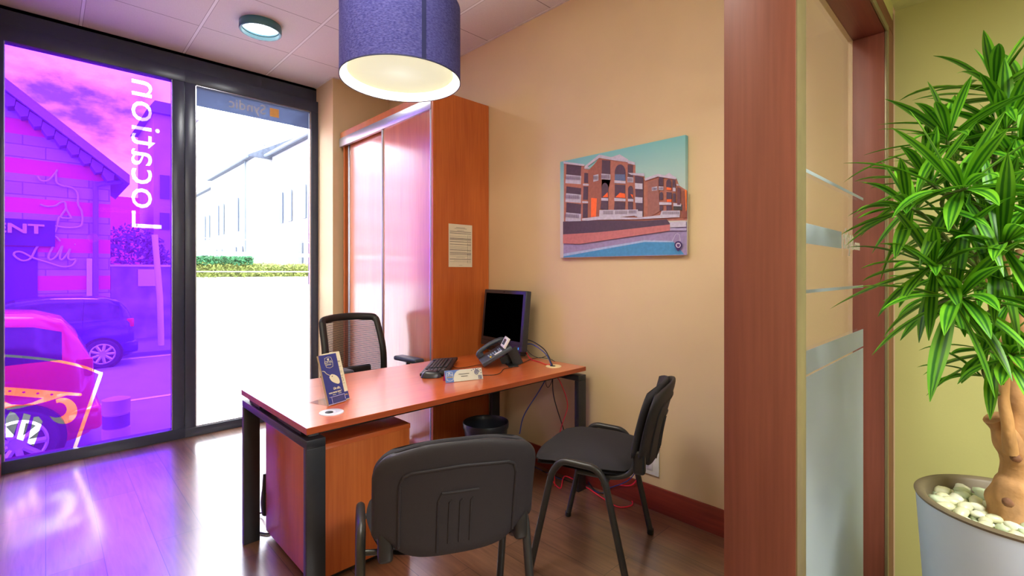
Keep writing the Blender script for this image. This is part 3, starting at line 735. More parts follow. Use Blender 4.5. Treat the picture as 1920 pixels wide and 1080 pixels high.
finish('swirl_ornament', bm, M['blueprint'], npl)

# ------------------------------------------------------------------ brochure holder with leaflets
bl, br_ = at(617, 762, z=.73), at(664, 745, z=.73)
v_ = br_-bl; bw = .135
bro = thing('leaflet_holder', 'clear acrylic leaflet stand on the front left corner of the desk', 'leaflet holder', (bl.x, bl.y, .73), math.atan2(v_.y, v_.x)-.12)
lb = math.radians(18); MB_ = Matrix.Translation((0, 0, .004)) @ Matrix.Rotation(-lb, 4, 'X')
hb = .212
finish('back_plate', box(NB(), (-.005, .020, 0), (bw-.01, .022, hb-.03), 0, 2, 0, MB_), M['acrylic'], bro)
finish('front_lip', box(NB(), (.018, -.004, 0), (.088, -.002, .030), 0, 2, 0, MB_), M['acrylic'], bro)
bm = NB(); tube(bm, [MB_ @ Vector(p) for p in ((.018, -.004, .0), (.018, -.004, .030), (.088, -.004, .030), (.088, -.004, .008))], .0010, 6); tube(bm, [MB_ @ Vector(p) for p in ((-.004, -.004, .0), (.088, -.004, .0))], .0010, 6)
finish('lip_edges', bm, mat('bright_acrylic_edge', (190, 180, 240), .2), bro)
bm = NB(); box(bm, (-.005, 0, 0), (bw-.01, .12, .002)); prism(bm, [(.02, .0), (.12, .0), (.075, .16)], lambda a, b, t: Vector((t, a, b)), .05, .0515); finish('foot', bm, M['acrylic'], bro)
# leaflets rest in it
def leaflet(name, label, x0, x1, y0, y1, h, m):
    o = thing(name, label, 'leaflet', bro.location, bro.rotation_euler[2]); f = finish('pages', box(NB(), (x0, y0, .003), (x1, y1, h), .0004, 1, 0, MB_), m, o); return o
lf = leaflet('blue_leaflet', 'dark blue leaflets showing a white computer mouse in the acrylic stand', 0, .094, 0, .012, hb, [M['blueprint']])
pg = lf.children[0]; pg.data.materials.append(M['greyprint'])
for p in pg.data.polygons:
    c = p.center
    if p.normal.y > -.5: p.material_index = 1
def onb(x, z, t=0): return MB_ @ Vector((x, -.0004-t, z))
M['leafprint'] = mat('pale_leaflet_print', (205, 196, 172), .6)
bm = NB()
mo = catmull([(.040, .118, 0), (.036, .112, 0), (.045, .094, 0), (.068, .080, 0), (.080, .079, 0), (.085, .088, 0), (.081, .105, 0), (.068, .118, 0), (.050, .124, 0)], 5, True)
prism(bm, [(p.x-.004, p.y) for p in mo], lambda a, b, t: onb(a, b, t), 0, .0004)
tube(bm, [onb(p.x, p.y, .0004) for p in catmull([(.002, .145, 0), (.012, .142, 0), (.022, .130, 0), (.036, .121, 0)], 6)], .0014, 6)
sh_ = [(.030, .158), (.026, .175), (.030, .197), (.047, .200), (.064, .197), (.068, .175), (.064, .156), (.047, .152)]
tube(bm, [onb(x-.002, z, .0004) for x, z in sh_], .0008, 6, closed=True)
prism(bm, [(.045+.006*math.sin(t)**3*.9-.0, .190+.0004*(13*math.cos(t)-5*math.cos(2*t)-2*math.cos(3*t))) for t in [k*PI/10 for k in range(20)]], lambda a, b, t: onb(a, b, t), 0, .0004)
for s_, sz, x, z, bold, sh2 in (('CITYA', .0155, .025, .173, .01, 0), ('IMMOBILIER', .006, .029, .165, .01, 0), ('Un clic,', .0145, .040, .058, .035, .15), ('vous savez tout !', .0115, .012, .044, .03, .15), ('Nouveau', .0055, .030, .036, .02, 0), ('CITYA', .007, .060, .036, .0, 0), ('Toute l information sur votre logement', .0036, .010, .029, .02, 0)):
    t, w = text_bm(s_, sz, .0002, bold, (lambda p, x=x, z=z: onb(x+p.x*.86, z+p.y, .0004+p.z)), sh2); merge(bm, t)
finish('printed_design', bm, M['leafprint'], pg)
bm = NB(); prism(bm, [(.051, .1135), (.049, .1155), (.053, .1175), (.057, .1165), (.056, .114)], lambda a, b, t: onb(a-.006, b, t), .0004, .0008); finish('printed_wheel', bm, M['ink'], pg)
lg_ = leaflet('white_leaflet', 'white text leaflet behind the blue one in the acrylic stand', .030, .125, .0125, .019, hb+.006, [M['leafprint']])
pg2 = lg_.children[0]
def onb2(x, z, t=0): return MB_ @ Vector((x, .0121-t, z))
bm = NB(); t, w = text_bm('Citya', .010, .0002, .0, (lambda p: onb2(.100+p.x*.8, .172+p.y, p.z+.0002))); merge(bm, t)
for z in (.150, .130, .124, .11, .075): box(bm, (.100, .0117, z), (.118, .0121, z+.0012), 0, 2, 0, MB_)
tube(bm, [onb2(x, z, .0003) for x, z in ((.098, .085), (.112, .085), (.112, .102), (.098, .102))], .0008, 6, closed=True)
finish('printed_text', bm, M['ink'], pg2)
finish('printed_panel', box(NB(), (.098, .0119, .006), (.124, .0122, .038), 0, 2, 0, MB_), M['blueprint'], pg2)
t, w = text_bm('CITYA', .007, .0002, .01, (lambda p: onb2(.102+p.x*.8, .022+p.y, p.z+.0006))); finish('printed_emblem', t, M['yellowprint'], pg2)

# ------------------------------------------------------------------ waste bin
bn = thing('waste_bin', 'round black plastic waste bin on the floor under the desk', 'bin', (2.06, 2.37, 0))
bm = NB(); lathe(bm, [(.0001, .0), (.108, 0), (.112, .006), (.142, .285), (.148, .287), (.150, .318), (.147, .322), (.143, .318), (.138, .29), (.106, .012), (.0001, .008)], 48)
finish('bin_body', bm, mat('grey_black_bin_plastic', (40, 44, 54), .35), bn, True)

# ------------------------------------------------------------------ drum pendant lamp
LX, LY, LZ, LR = 1.062, 1.758, 2.087, .2445
lamp = thing('pendant_lamp', 'large blue fabric drum pendant lamp hanging from the ceiling', 'lamp', (LX, LY, LZ))
def shade_mat():
    m, nt, b, o = base_mat('blue_woven_shade'); L = nt.links.new
    tc = nt.nodes.new('ShaderNodeTexCoord'); n = nt.nodes.new('ShaderNodeTexNoise'); n.inputs['Scale'].default_value = 1; n.inputs['Detail'].default_value = 5
    mp = nt.nodes.new('ShaderNodeMapping'); mp.inputs['Scale'].default_value = (90, 90, 260); L(tc.outputs['Object'], mp.inputs[0]); L(mp.outputs[0], n.inputs['Vector'])
    cr = nt.nodes.new('ShaderNodeValToRGB'); e = cr.color_ramp.elements; e[0].position = .35; e[1].position = .65
    e[0].color = (*lin((44, 46, 130)), 1); e[1].color = (*lin((92, 92, 170)), 1); L(n.outputs['Fac'], cr.inputs[0]); L(cr.outputs[0], b.inputs['Base Color']); b.inputs['Roughness'].default_value = .85
    tl_ = nt.nodes.new('ShaderNodeBsdfTranslucent'); tl_.inputs['Color'].default_value = (.55, .42, .45, 1)
    mx = nt.nodes.new('ShaderNodeMixShader'); mx.inputs[0].default_value = .12; L(b.outputs[0], mx.inputs[1]); L(tl_.outputs[0], mx.inputs[2]); L(mx.outputs[0], o.inputs['Surface']); return m
SHH = .305
bm = NB(); lathe(bm, [(LR-.002, .001), (LR, .0), (LR, SHH), (LR-.002, SHH)], 96); sh = finish('shade', bm, shade_mat(), lamp, True)
bm = NB(); lathe(bm, [(LR-.0025, .001), (LR-.0025, SHH-.001)], 96); finish('shade_lining', bm, mat('cream_shade_lining', (250, 246, 214), .7, var=.01), lamp, True)
bm = NB(); lathe(bm, [(LR-.0005, -.001), (LR+.0012, -.001), (LR+.0012, .004), (LR-.0005, .004)], 96)
finish('hem_band', bm, mat('navy_hem', (52, 54, 92), .7), lamp, True)
for a in (math.atan2(-LY, -LX)+.31,):
    bm = NB()
    A = [bm.verts.new(((LR+.001)*math.cos(a+k*.014), (LR+.001)*math.sin(a+k*.014), z)) for z in (0.003, SHH) for k in range(6)]
    for k in range(5): bm.faces.new((A[k], A[k+1], A[k+7], A[k+6]))
    finish('shade_seam', bm, mat('navy_seam', (30, 34, 92), .8), sh)
def diff_mat():
    m, nt, b, o = base_mat('lit_lamp_diffuser'); L = nt.links.new
    b.inputs['Base Color'].default_value = (.5, .5, .4, 1); b.inputs['Roughness'].default_value = .6
    tc = nt.nodes.new('ShaderNodeTexCoord'); ln_ = nt.nodes.new('ShaderNodeVectorMath'); ln_.operation = 'LENGTH'
    mp = nt.nodes.new('ShaderNodeMapping'); mp.inputs['Location'].default_value = (.0, .0, -.03); L(tc.outputs['Object'], mp.inputs[0]); L(mp.outputs[0], ln_.inputs[0])
    cr = nt.nodes.new('ShaderNodeValToRGB'); e = cr.color_ramp.elements; e[0].position = .0; e[0].color = (1.25, 1.25, 1.0, 1); e[1].position = .24; e[1].color = (.88, .87, .60, 1)
    e.new(.09).color = (1.0, 1.0, .74, 1)
    L(ln_.outputs['Value'], cr.inputs[0]); L(cr.outputs[0], b.inputs['Emission Color']); b.inputs['Emission Strength'].default_value = .72; return m
bm = NB(); lathe(bm, [(.0001, .030), (.214, .030), (.216, .032), (.214, .036), (.0001, .036)], 72); finish('diffuser_disc', bm, diff_mat(), lamp, True)
bm = NB()
for k in range(3):
    a = k*2*PI/3+.9; tube(bm, [(LR*.87*math.cos(a), LR*.87*math.sin(a), .034), ((LR-.003)*math.cos(a), (LR-.003)*math.sin(a), .034)], .0012, 6); tube(bm, [(0, 0, SHH-.02), ((LR-.003)*math.cos(a), (LR-.003)*math.sin(a), SHH-.02)], .002, 6)
finish('shade_carrier', bm, M['chrome'], lamp)
bm = NB(); tube(bm, [(0, 0, SHH-.1), (0, 0, ZC-LZ-.03)], .004, 8); tube(bm, [(0, 0, SHH-.12), (0, 0, SHH-.02)], .02, 14); finish('cord', bm, M['black'], lamp)
bm = NB(); lathe(bm, [(.0001, ZC-LZ-.035), (.05, ZC-LZ-.03), (.055, ZC-LZ-.001)], 32); finish('ceiling_rose', bm, M['white'], lamp, True)

# ------------------------------------------------------------------ surface spot in the ceiling
def downlight(x, y, z, label, watt, col=(1, .98, .94)):
    t = thing('ceiling_light', label, 'ceiling light', (x, y, z))
    bm = NB(); lathe(bm, [(.131, 0), (.133, -.003), (.133, -.050), (.130, -.054), (.120, -.053), (.118, -.03), (.112, -.028), (.112, -.012), (.131, 0)], 64)
    finish('ring', bm, mat('teal_grey_lacquer', (66, 118, 138), .25), t, True)
    bm = NB(); lathe(bm, [(.0001, -.030), (.09, -.028), (.112, -.018), (.112, -.01), (.0001, -.008)], 48)
    finish('lit_diffuser', bm, mat('lit_opal', (240, 240, 235), .5, emit=(246, 252, 246), estr=watt), t, True); return t
downlight(1.075, 3.625, ZC, 'round surface ceiling light near the shop window', 6)

# ------------------------------------------------------------------ wall socket
so = thing('wall_socket', 'white double wall socket plate low on the wall behind the chair', 'socket', (XW, 1.31, .188))
BX('cover_plate', (-.009, 0, 0), (0, .150, .196), M['white'], so, .002)
for z in (.025, .105):
    bm = NB(); box(bm, (-.0115, .035, z), (-.009, .115, z+.066), .001); sk = finish('socket_insert', bm, mat('socket_white', (210, 204, 214), .4), so, True)
    bm = NB(); lathe(bm, [(.0001, 0), (.019, 0), (.021, .002)], 24); 
    for v in bm.verts: v.co = Vector((-.0118-v.co.z, .075+v.co.x, z+.033+v.co.y))
    finish('socket_well', bm, mat('socket_shadow_grey', (170, 165, 175), .5), sk)

# ------------------------------------------------------------------ canvas print
PXF = XW-.030
cv = thing('canvas_print', 'canvas photo print of terracotta balconied apartments by a pool', 'picture', (XW, 1.147, 1.384))
O = Vector((XW, 1.147, 1.384))
YA, YB, ZA, ZB2 = 1.150, 1.985, 1.384, 1.996
bx_ = box(NB(), (PXF-XW, YA-O.y, 0), (0, YB-O.y-.0, ZB2-ZA), .0015)
def sky_canvas():
    m, nt, b, o = base_mat('printed_canvas_sky'); L = nt.links.new; b.inputs['Roughness'].default_value = .8
    tc = nt.nodes.new('ShaderNodeTexCoord'); sp = nt.nodes.new('ShaderNodeSeparateXYZ'); L(tc.outputs['Object'], sp.inputs[0])
    mr = nt.nodes.new('ShaderNodeMapRange'); mr.inputs[1].default_value = .2; mr.inputs[2].default_value = .6; L(sp.outputs['Z'], mr.inputs[0])
    cr = nt.nodes.new('ShaderNodeValToRGB'); e = cr.color_ramp.elements; e[0].color = (*lin((206, 200, 196)), 1); e[1].color = (*lin((122, 184, 190)), 1); e.new(.45).color = (*lin((170, 196, 194)), 1)
    L(mr.outputs[0], cr.inputs[0]); L(cr.outputs[0], b.inputs['Base Color']); return m
canvas = finish('canvas', bx_, sky_canvas(), cv, True)
pcol = {}
def pm(c):
    if c not in pcol: pcol[c] = mat('print_ink_%d' % len(pcol), c, .8, var=.10, scale=60)
    return pcol[c]
layer = [0]; polys = {}
def pp(pts, c, bump=True):
    """printed area; pts in the measuring frame of the picture (px of the enlarged crop)"""
    layer[0] += 1; d = .00012*layer[0]
    polys.setdefault(c, []).append(([at(1040+x/4.1556, 240+y/4.1556, x=PXF) for x, y in pts], d))
BR, DK, WH, LT = (172, 110, 98), (86, 66, 86), (188, 182, 204), (156, 96, 86)
pp([(70, 830), (1030, 730), (1030, 990), (68, 1010)], (150, 134, 176))            # terrace paving
pp([(68, 980), (700, 874), (920, 880), (1010, 985), (68, 1008)], (70, 138, 190))  # pool
pp([(68, 980), (700, 874), (920, 880), (925, 890), (700, 888), (68, 1000)], (160, 176, 214))
pp([(72, 275), (235, 290), (236, 320), (280, 325), (350, 225), (570, 250), (630, 290), (630, 350), (700, 370), (705, 410), (810, 375), (950, 395), (972, 450), (1035, 490), (1033, 720), (700, 725), (480, 745), (250, 740), (72, 745)], BR)
pp([(350, 240), (436, 250), (436, 404), (366, 396), (366, 700), (340, 705), (250, 705), (262, 330)], LT)
pp([(285, 545), (330, 548), (322, 690), (283, 695)], (255, 110, 60))
# far left block bays
for y0, y1 in ((283, 362), (455, 508), (580, 660)):
    pp([(93, y0), (208, y0+14), (204, y1+12), (90, y1)], DK)
for y0 in (362, 508, 658): pp([(90, y0), (208, y0+12), (205, y0+76), (84, y0+68)], WH)
pp([(232, 350), (262, 352), (262, 430), (230, 430)], DK); pp([(226, 455), (262, 457), (260, 560), (222, 560)], DK); pp([(222, 590), (260, 590), (258, 700), (220, 700)], DK)
pp([(216, 570), (262, 572), (262, 586), (216, 584)], WH); pp([(222, 434), (266, 436), (266, 450), (222, 448)], WH)
# main tower
def arch(x0, x1, yt, yb, c):
    n = 10; cxx, rx = (x0+x1)/2, (x1-x0)/2; ry = min(rx*1.5, (yb-yt)*.8)
    pp([(x0, yb)]+[(cxx-rx*math.cos(PI*k/n), yt+ry-ry*math.sin(PI*k/n)) for k in range(n+1)]+[(x1, yb)], c)
pp([(370, 250), (434, 255), (434, 360), (368, 356)], DK); arch(470, 554, 284, 432, DK); pp([(572, 285), (612, 290), (612, 390), (570, 388)], (90, 70, 84))
pp([(470, 360), (550, 362), (552, 412), (470, 408)], (96, 110, 150))
arch(368, 420, 428, 548, DK); pp([(470, 440), (552, 445), (552, 548), (470, 545)], DK); arch(574, 614, 450, 552, DK)
for q in ([(375, 540), (415, 500), (418, 540)], [(475, 540), (510, 505), (552, 512), (552, 546)], [(592, 515), (612, 520), (612, 548)]): pp(q, (240, 100, 50))
pp([(366, 566), (420, 570), (418, 640), (358, 632)], DK); pp([(470, 572), (552, 578), (550, 640), (465, 640)], DK); pp([(574, 576), (612, 578), (612, 640), (574, 640)], DK)
for q in ([(366, 356), (438, 362), (438, 404), (366, 400)], [(304, 370), (344, 360), (344, 410), (304, 420)], [(570, 382), (616, 386), (616, 426), (570, 424)], [(366, 545), (420, 548), (420, 568), (366, 566)], [(468, 408), (556, 414), (556, 434), (468, 430)], [(468, 545), (556, 552), (556, 572), (468, 570)], [(574, 552), (616, 554), (616, 574), (574, 572)]): pp(q, WH)
pp([(72, 262), (236, 284), (236, 298), (72, 278)], WH); pp([(236, 300), (350, 208), (444, 228), (444, 250), (350, 234), (262, 300), (280, 318), (234, 318)], WH)
pp([(444, 228), (510, 206), (576, 246), (572, 268), (444, 250)], WH); pp([(576, 252), (630, 270), (628, 290), (572, 276)], WH)
# link block
pp([(628, 372), (694, 386), (694, 690), (640, 690)], DK)
for y in (440, 548, 655): pp([(630, y-10), (688, y-6), (688, y+38), (630, y+34)], WH)
pp([(572, 350), (704, 356), (702, 378), (600, 366)], WH); pp([(728, 420), (812, 400), (822, 650), (728, 700)], (150, 100, 96))
# second tower
pp([(816, 380), (850, 384), (850, 452), (816, 452)], DK); arch(874, 912, 400, 478, DK); pp([(922, 404), (945, 408), (945, 470), (922, 466)], DK)
arch(822, 848, 500, 560, DK); pp([(876, 500), (916, 504), (916, 580), (876, 580)], DK); pp([(926, 508), (946, 510), (946, 580), (926, 580)], DK)
pp([(822, 606), (848, 606), (848, 646), (822, 646)], DK); pp([(876, 606), (916, 606), (916, 640), (876, 644)], DK); pp([(930, 600), (1020, 600), (1020, 640), (930, 640)], (70, 66, 70))
pp([(876, 462), (914, 468), (914, 486), (876, 482)], (240, 110, 60)); pp([(878, 556), (916, 556), (916, 578), (878, 578)], (235, 100, 50))
for q in ([(762, 464), (804, 456), (804, 486), (762, 492)], [(816, 456), (852, 458), (852, 486), (816, 484)], [(926, 466), (948, 468), (948, 496), (926, 494)], [(820, 578), (916, 582), (916, 600), (820, 600)], [(930, 586), (990, 590), (990, 612), (930, 610)]): pp(q, WH)
pp([(704, 396), (810, 358), (862, 372), (898, 350), (930, 376), (952, 386), (950, 402), (810, 380), (712, 412)], WH)
pp([(955, 436), (972, 440), (972, 452), (955, 450)], WH); pp([(960, 460), (985, 470), (985, 600), (960, 600)], (110, 70, 80)); pp([(1000, 490), (1034, 484), (1034, 700), (1000, 700)], (140, 80, 70)); pp([(1020, 484), (1034, 482), (1034, 640), (1028, 650)], (230, 120, 50))
# balustrades in front
pp([(355, 640), (655, 636), (655, 682), (352, 710)], WH); pp([(840, 646), (982, 644), (982, 680), (825, 690)], WH)
pp([(640, 655), (690, 652), (690, 694), (650, 698)], WH); pp([(220, 706), (350, 690), (650, 700), (830, 680), (980, 682), (980, 696), (640, 712), (350, 716), (260, 724), (220, 722)], WH)
pp([(905, 735), (1030, 726), (1030, 770), (905, 776)], WH)
# hedge and planter
pp([(72, 730), (330, 722), (480, 722), (700, 725), (880, 712), (905, 745), (900, 760), (700, 790), (480, 816), (320, 828), (160, 836), (72, 840)], (82, 64, 86))
pp([(72, 830), (320, 815), (480, 800), (905, 752), (905, 800), (200, 904), (72, 900)], (186, 112, 116))
pp([(905, 780), (1030, 782), (1030, 800), (905, 800)], (170, 160, 200))
for c, L_ in polys.items():
    bm = NB()
    for pts, d in L_:
        f = bm.faces.new([bm.verts.new(p-O+Vector((-d, 0, 0))) for p in pts])
    bmesh.ops.triangulate(bm, faces=bm.faces)
    # keep inside the canvas
    finish('printed_area', bm, pm(c), canvas)
bm = NB(); d = .00012*(layer[0]+1)
def pt2(x, y): return at(1040+x/4.1556, 240+y/4.1556, x=PXF)-O+Vector((-d-.0002, 0, 0))
# baluster shadows
for (x0, x1, y0, y1, n) in ((384, 462, 646, 674, 11), (478, 572, 644, 672, 13), (584, 645, 642, 668, 9), (846, 978, 652, 674, 18), (92, 206, 372, 400, 14), (90, 200, 520, 548, 14), (86, 196, 668, 696, 13), (370, 436, 366, 396, 9), (306, 342, 374, 404, 5), (574, 614, 392, 418, 6), (820, 850, 462, 480, 5), (766, 802, 466, 484, 6)):
    for k in range(n):
        xa = x0+(x1-x0)*(k+.3)/n; xb = xa+(x1-x0)/n*.42; s0 = (0 if x0 > 300 else (xa-x0)*.06)
        bm.faces.new([bm.verts.new(pt2(a, b)) for a, b in ((xa, y0+s0), (xb, y0+s0), (xb, y1+s0), (xa, y1+s0))])
finish('printed_balusters', bm, pm((110, 92, 120)), canvas)
bm = NB(); d += .0004
pin = [(970+30*math.cos(t), 912-30*math.sin(t)) for t in [math.radians(-25+k*230/14) for k in range(15)]]+[(968, 964)]
bm.faces.new([bm.verts.new(pt2(a, b)) for a, b in pin]); finish('printed_pin', bm, pm((62, 40, 96)), canvas)
bm = NB(); d += .0004
bm.faces.new([bm.verts.new(pt2(970+20*math.cos(t), 914+20*math.sin(t))) for t in [k*PI/8 for k in range(16)]]); finish('printed_pin_disc', bm, pm((200, 190, 214)), canvas)
bm = NB(); d += .0004
bm.faces.new([bm.verts.new(pt2(a, b)) for a, b in ((958, 904), (984, 904), (982, 922), (971, 930), (960, 922))]); finish('printed_pin_mark', bm, pm((90, 60, 120)), canvas)
bm = NB()
tube(bm, [pt2(*q) for q in ((925, 880), (950, 830), (965, 824), (980, 832), (986, 880))], .0009, 5); finish('printed_pool_ladder', bm, pm((200, 196, 220)), canvas)

# ------------------------------------------------------------------ cables
def cable(name, label, pts, r, m, n=10):
    P = catmull(pts, n); o = Vector((P[0].x, P[0].y, min(p.z for p in P)))
    bm = NB(); tube(bm, [p-o for p in P], r, 8); ob = finish(name, bm, m, None, True, loc=o); tag(ob, label, 'cable'); return ob
g2 = Vector((2.175, 1.898, .733))
cable('monitor_cable', 'thick black cable arching from the monitor back down to the desk port', [(2.262, 2.25, .84), (2.255, 2.15, .85), (2.24, 2.02, .81), (2.195, 1.93, .755), (2.180, 1.903, .738), (2.178, 1.898, .70), (2.19, 1.90, .55), (2.23, 1.86, .36), (2.26, 1.83, .22)], .0034, M['black'])
cable('network_cable', 'blue cable arching from the monitor to the desk port and hanging below', [(2.268, 2.26, .80), (2.25, 2.14, .83), (2.225, 2.00, .79), (2.185, 1.92, .745), (2.168, 1.904, .735), (2.160, 1.905, .70), (2.14, 1.97, .58), (2.10, 2.06, .42), (2.09, 2.09, .30)], .0034, M['blue_cable'])
cable('thin_monitor_cable', 'thin looping black wire among the monitor cables', [(2.264, 2.235, .82), (2.23, 2.13, .77), (2.23, 2.05, .755), (2.24, 1.99, .775), (2.20, 1.93, .75), (2.182, 1.91, .736), (2.178, 1.90, .70), (2.165, 1.94, .64), (2.17, 1.93, .60), (2.18, 1.91, .63), (2.19, 1.90, .69)], .0018, M['black'])
cable('network_cable', 'red cable from the monitor across the desk and down behind the leg', [(2.262, 2.22, .79), (2.24, 2.14, .737), (2.21, 2.03, .734), (2.18, 1.95, .734), (2.184, 1.905, .736), (2.186, 1.897, .70), (2.215, 1.86, .62), (2.235, 1.83, .50), (2.22, 1.86, .38), (2.20, 1.90, .2), (2.20, 1.90, .006)], .0028, M['red_cable'])
cable('keyboard_cable', 'thin black keyboard wire curving over the desk to the telephone', [at(847, 686, z=.735), at(858, 690, z=.733), at(872, 689, z=.733), at(893, 685, z=.733), at(903, 684, z=.733)], .0018, M['black'])
cable('mouse_cable', 'thin black mouse wire running behind the name plate across the desk', [at(830, 706, z=.735), at(850, 707, z=.733), at(890, 704, z=.733), at(925, 703, z=.733), at(938, 699, z=.733), at(945, 692, z=.733), at(962, 688, z=.733), at(985, 678, z=.733), at(1005, 671, z=.733), at(1028, 672, z=.733), at(1040, 677.5, z=.733)], .0018, M['black'])
cable('network_cable', 'pink-red network cable looping on the floor beside the skirting', [(2.30, 2.05, .006), (2.20, 1.86, .006), at(1060, 893, z=.02), at(1100, 914, z=.006), at(1130, 934, z=.006), at(1158, 950, z=.006), at(1183, 948, z=.006), at(1184, 938, z=.006), at(1165, 928, z=.006), at(1135, 918, z=.006), at(1112, 909, z=.008), at(1120, 904, z=.02), at(1135, 903, z=.05), (2.355, 1.47, .10), (2.362, 1.40, .23)], .0034, mat('pink_red_sheath', (240, 40, 76), .4))
cable('network_cable', 'blue network cable along the floor up to the wall socket', [(2.34, 2.3, .006), (2.30, 1.95, .006), at(1060, 893, z=.006), at(1100, 905, z=.006), at(1115, 920, z=.006), at(1130, 924, z=.01), at(1140, 916, z=.03), (2.35, 1.49, .12), (2.362, 1.42, .22)], .003, M['blue_cable'])
plug = at(1134, 913, z=.03)
cable('power_lead', 'black power lead with a plug on the floor by the desk leg', [(2.31, 2.10, .006), (2.32, 1.85, .006), at(1098, 900, z=.02), at(1114, 918, z=.008), at(1130, 925, z=.008), at(1138, 919, z=.02), at(1134, 912, z=.03)], .004, M['black'])
cable('charger_cable', 'black power cable looped on the floor behind the pedestal', [at(482, 963, z=.01), at(492, 961, z=.02), at(500, 955, z=.05), (.83, 2.62, .06), (.9, 2.66, .01)], .004, M['black'])
cable('charger_cable', 'thicker black cable lying on the floor between desk leg and pedestal', [at(482, 998, z=.006), at(500, 1001, z=.006), (.80, 2.54, .006), (.86, 2.60, .006), (.95, 2.64, .006)], .005, M['black'])
ad = thing('power_adapter', 'black power adapter hanging beside the drawer pedestal', 'adapter', (.782, 2.572, .09))
bm = NB(); tube(bm, catmull([(0, 0, 0), (-.006, .0, .06), (.0, .0, .13), (.004, 0, .20)], 5), [.024]*5+[.022]*5+[.014]*5+[.006], 10, r2=.012); finish('adapter_body', bm, M['black'], ad, True)

# ------------------------------------------------------------------ planter and plant
PX_, PY_, PZ, PR = 1.69, -.02, .72, .198
plant = thing('potted_dracaena', 'tall bushy dracaena with striped leaves in a white round planter', 'plant', (PX_, PY_, 0))
PO = Vector((PX_, PY_, 0))
bm = NB(); lathe(bm, [(.0001, 0), (.145, 0), (.150, .006), (PR-.004, PZ-.012), (PR-.003, PZ-.002)], 96); pot = finish('planter', bm, M['pot'], plant, True)
bm = NB(); lathe(bm, [(PR-.003, PZ-.006), (PR, PZ), (PR-.004, PZ+.003), (PR-.018, PZ+.002), (PR-.024, PZ-.004), (PR-.032, PZ-.07)], 96); finish('planter_rim', bm, M['taupe'], pot, True)
bm = NB(); lathe(bm, [(.0001, PZ-.042), (.176, PZ-.045)], 48); finish('soil', bm, M['soil'], plant, True)
def dpt(u, v, d): return at(u, v, d=d)-PO
D0 = 1.17
def gnarly(bm, pts, radii, seg=16, amp=.12, sc=18):
    P = catmull(pts, 8); n = len(pts)-1; R = []
    for i in range(len(P)):
        t = i/8; k = min(int(t), n-1); f = t-k; R.append(radii[k]*(1-f)+radii[min(k+1, n)]*f)
    v0 = len(bm.verts); tube(bm, P, R, seg)
    bm.verts.ensure_lookup_table()
    for v in list(bm.verts)[v0:]:
        nn = noise.noise(v.co*sc); c = min(P, key=lambda p: (p-v.co).length_squared); v.co += (v.co-c)*nn*amp*3
    return bm
bm = NB()
gnarly(bm, [dpt(1905, 965, D0), dpt(1900, 935, D0), dpt(1908, 895, D0), dpt(1906, 858, D0), dpt(1892, 830, D0), dpt(1876, 800, D0), dpt(1864, 783, D0)], [.054, .050, .034, .036, .027, .020, .022])
gnarly(bm, [dpt(1906, 880, D0), dpt(1915, 850, D0), dpt(1912, 800, D0), dpt(1905, 745, D0), dpt(1907, 660, D0), dpt(1912, 560, D0), dpt(1915, 470, D0+.03)], [.034, .032, .026, .022, .018, .014, .011])
finish('trunk', bm, M['bark'], plant, True, angle=70)
for p0, r_ in ((dpt(1905, 858, D0-.026), .011), (dpt(1890, 942, D0-.040), .011)):
    t = NB(); bmesh.ops.create_icosphere(t, subdivisions=2, radius=r_)
    for v in t.verts: v.co *= 1+.25*noise.noise(v.co*90)
    finish('trunk_knot', t, M['barkcut'], plant, True, angle=70, loc=p0)
bm = NB(); gnarly(bm, [dpt(1895, 850, D0-.02), dpt(1890, 800, D0-.03), dpt(1882, 748, D0-.03), dpt(1885, 690, D0-.03), dpt(1887, 620, D0-.03), dpt(1888, 540, D0-.02), dpt(1880, 440, D0)], [.014, .013, .011, .010, .009, .008, .007], 10, .05)
gnarly(bm, [dpt(1884, 742, D0-.02), dpt(1873, 700, D0-.0), dpt(1868, 630, D0), dpt(1855, 560, D0+.02), dpt(1838, 500, D0+.04)], [.008, .008, .007, .006, .005], 8, .05)
finish('stem', bm, mat('pale_stem_bark', (190, 146, 92), .7, var=.3, scale=30, bump=.6, bscale=80, stretch=(1, 1, .3)), plant, True, angle=70)
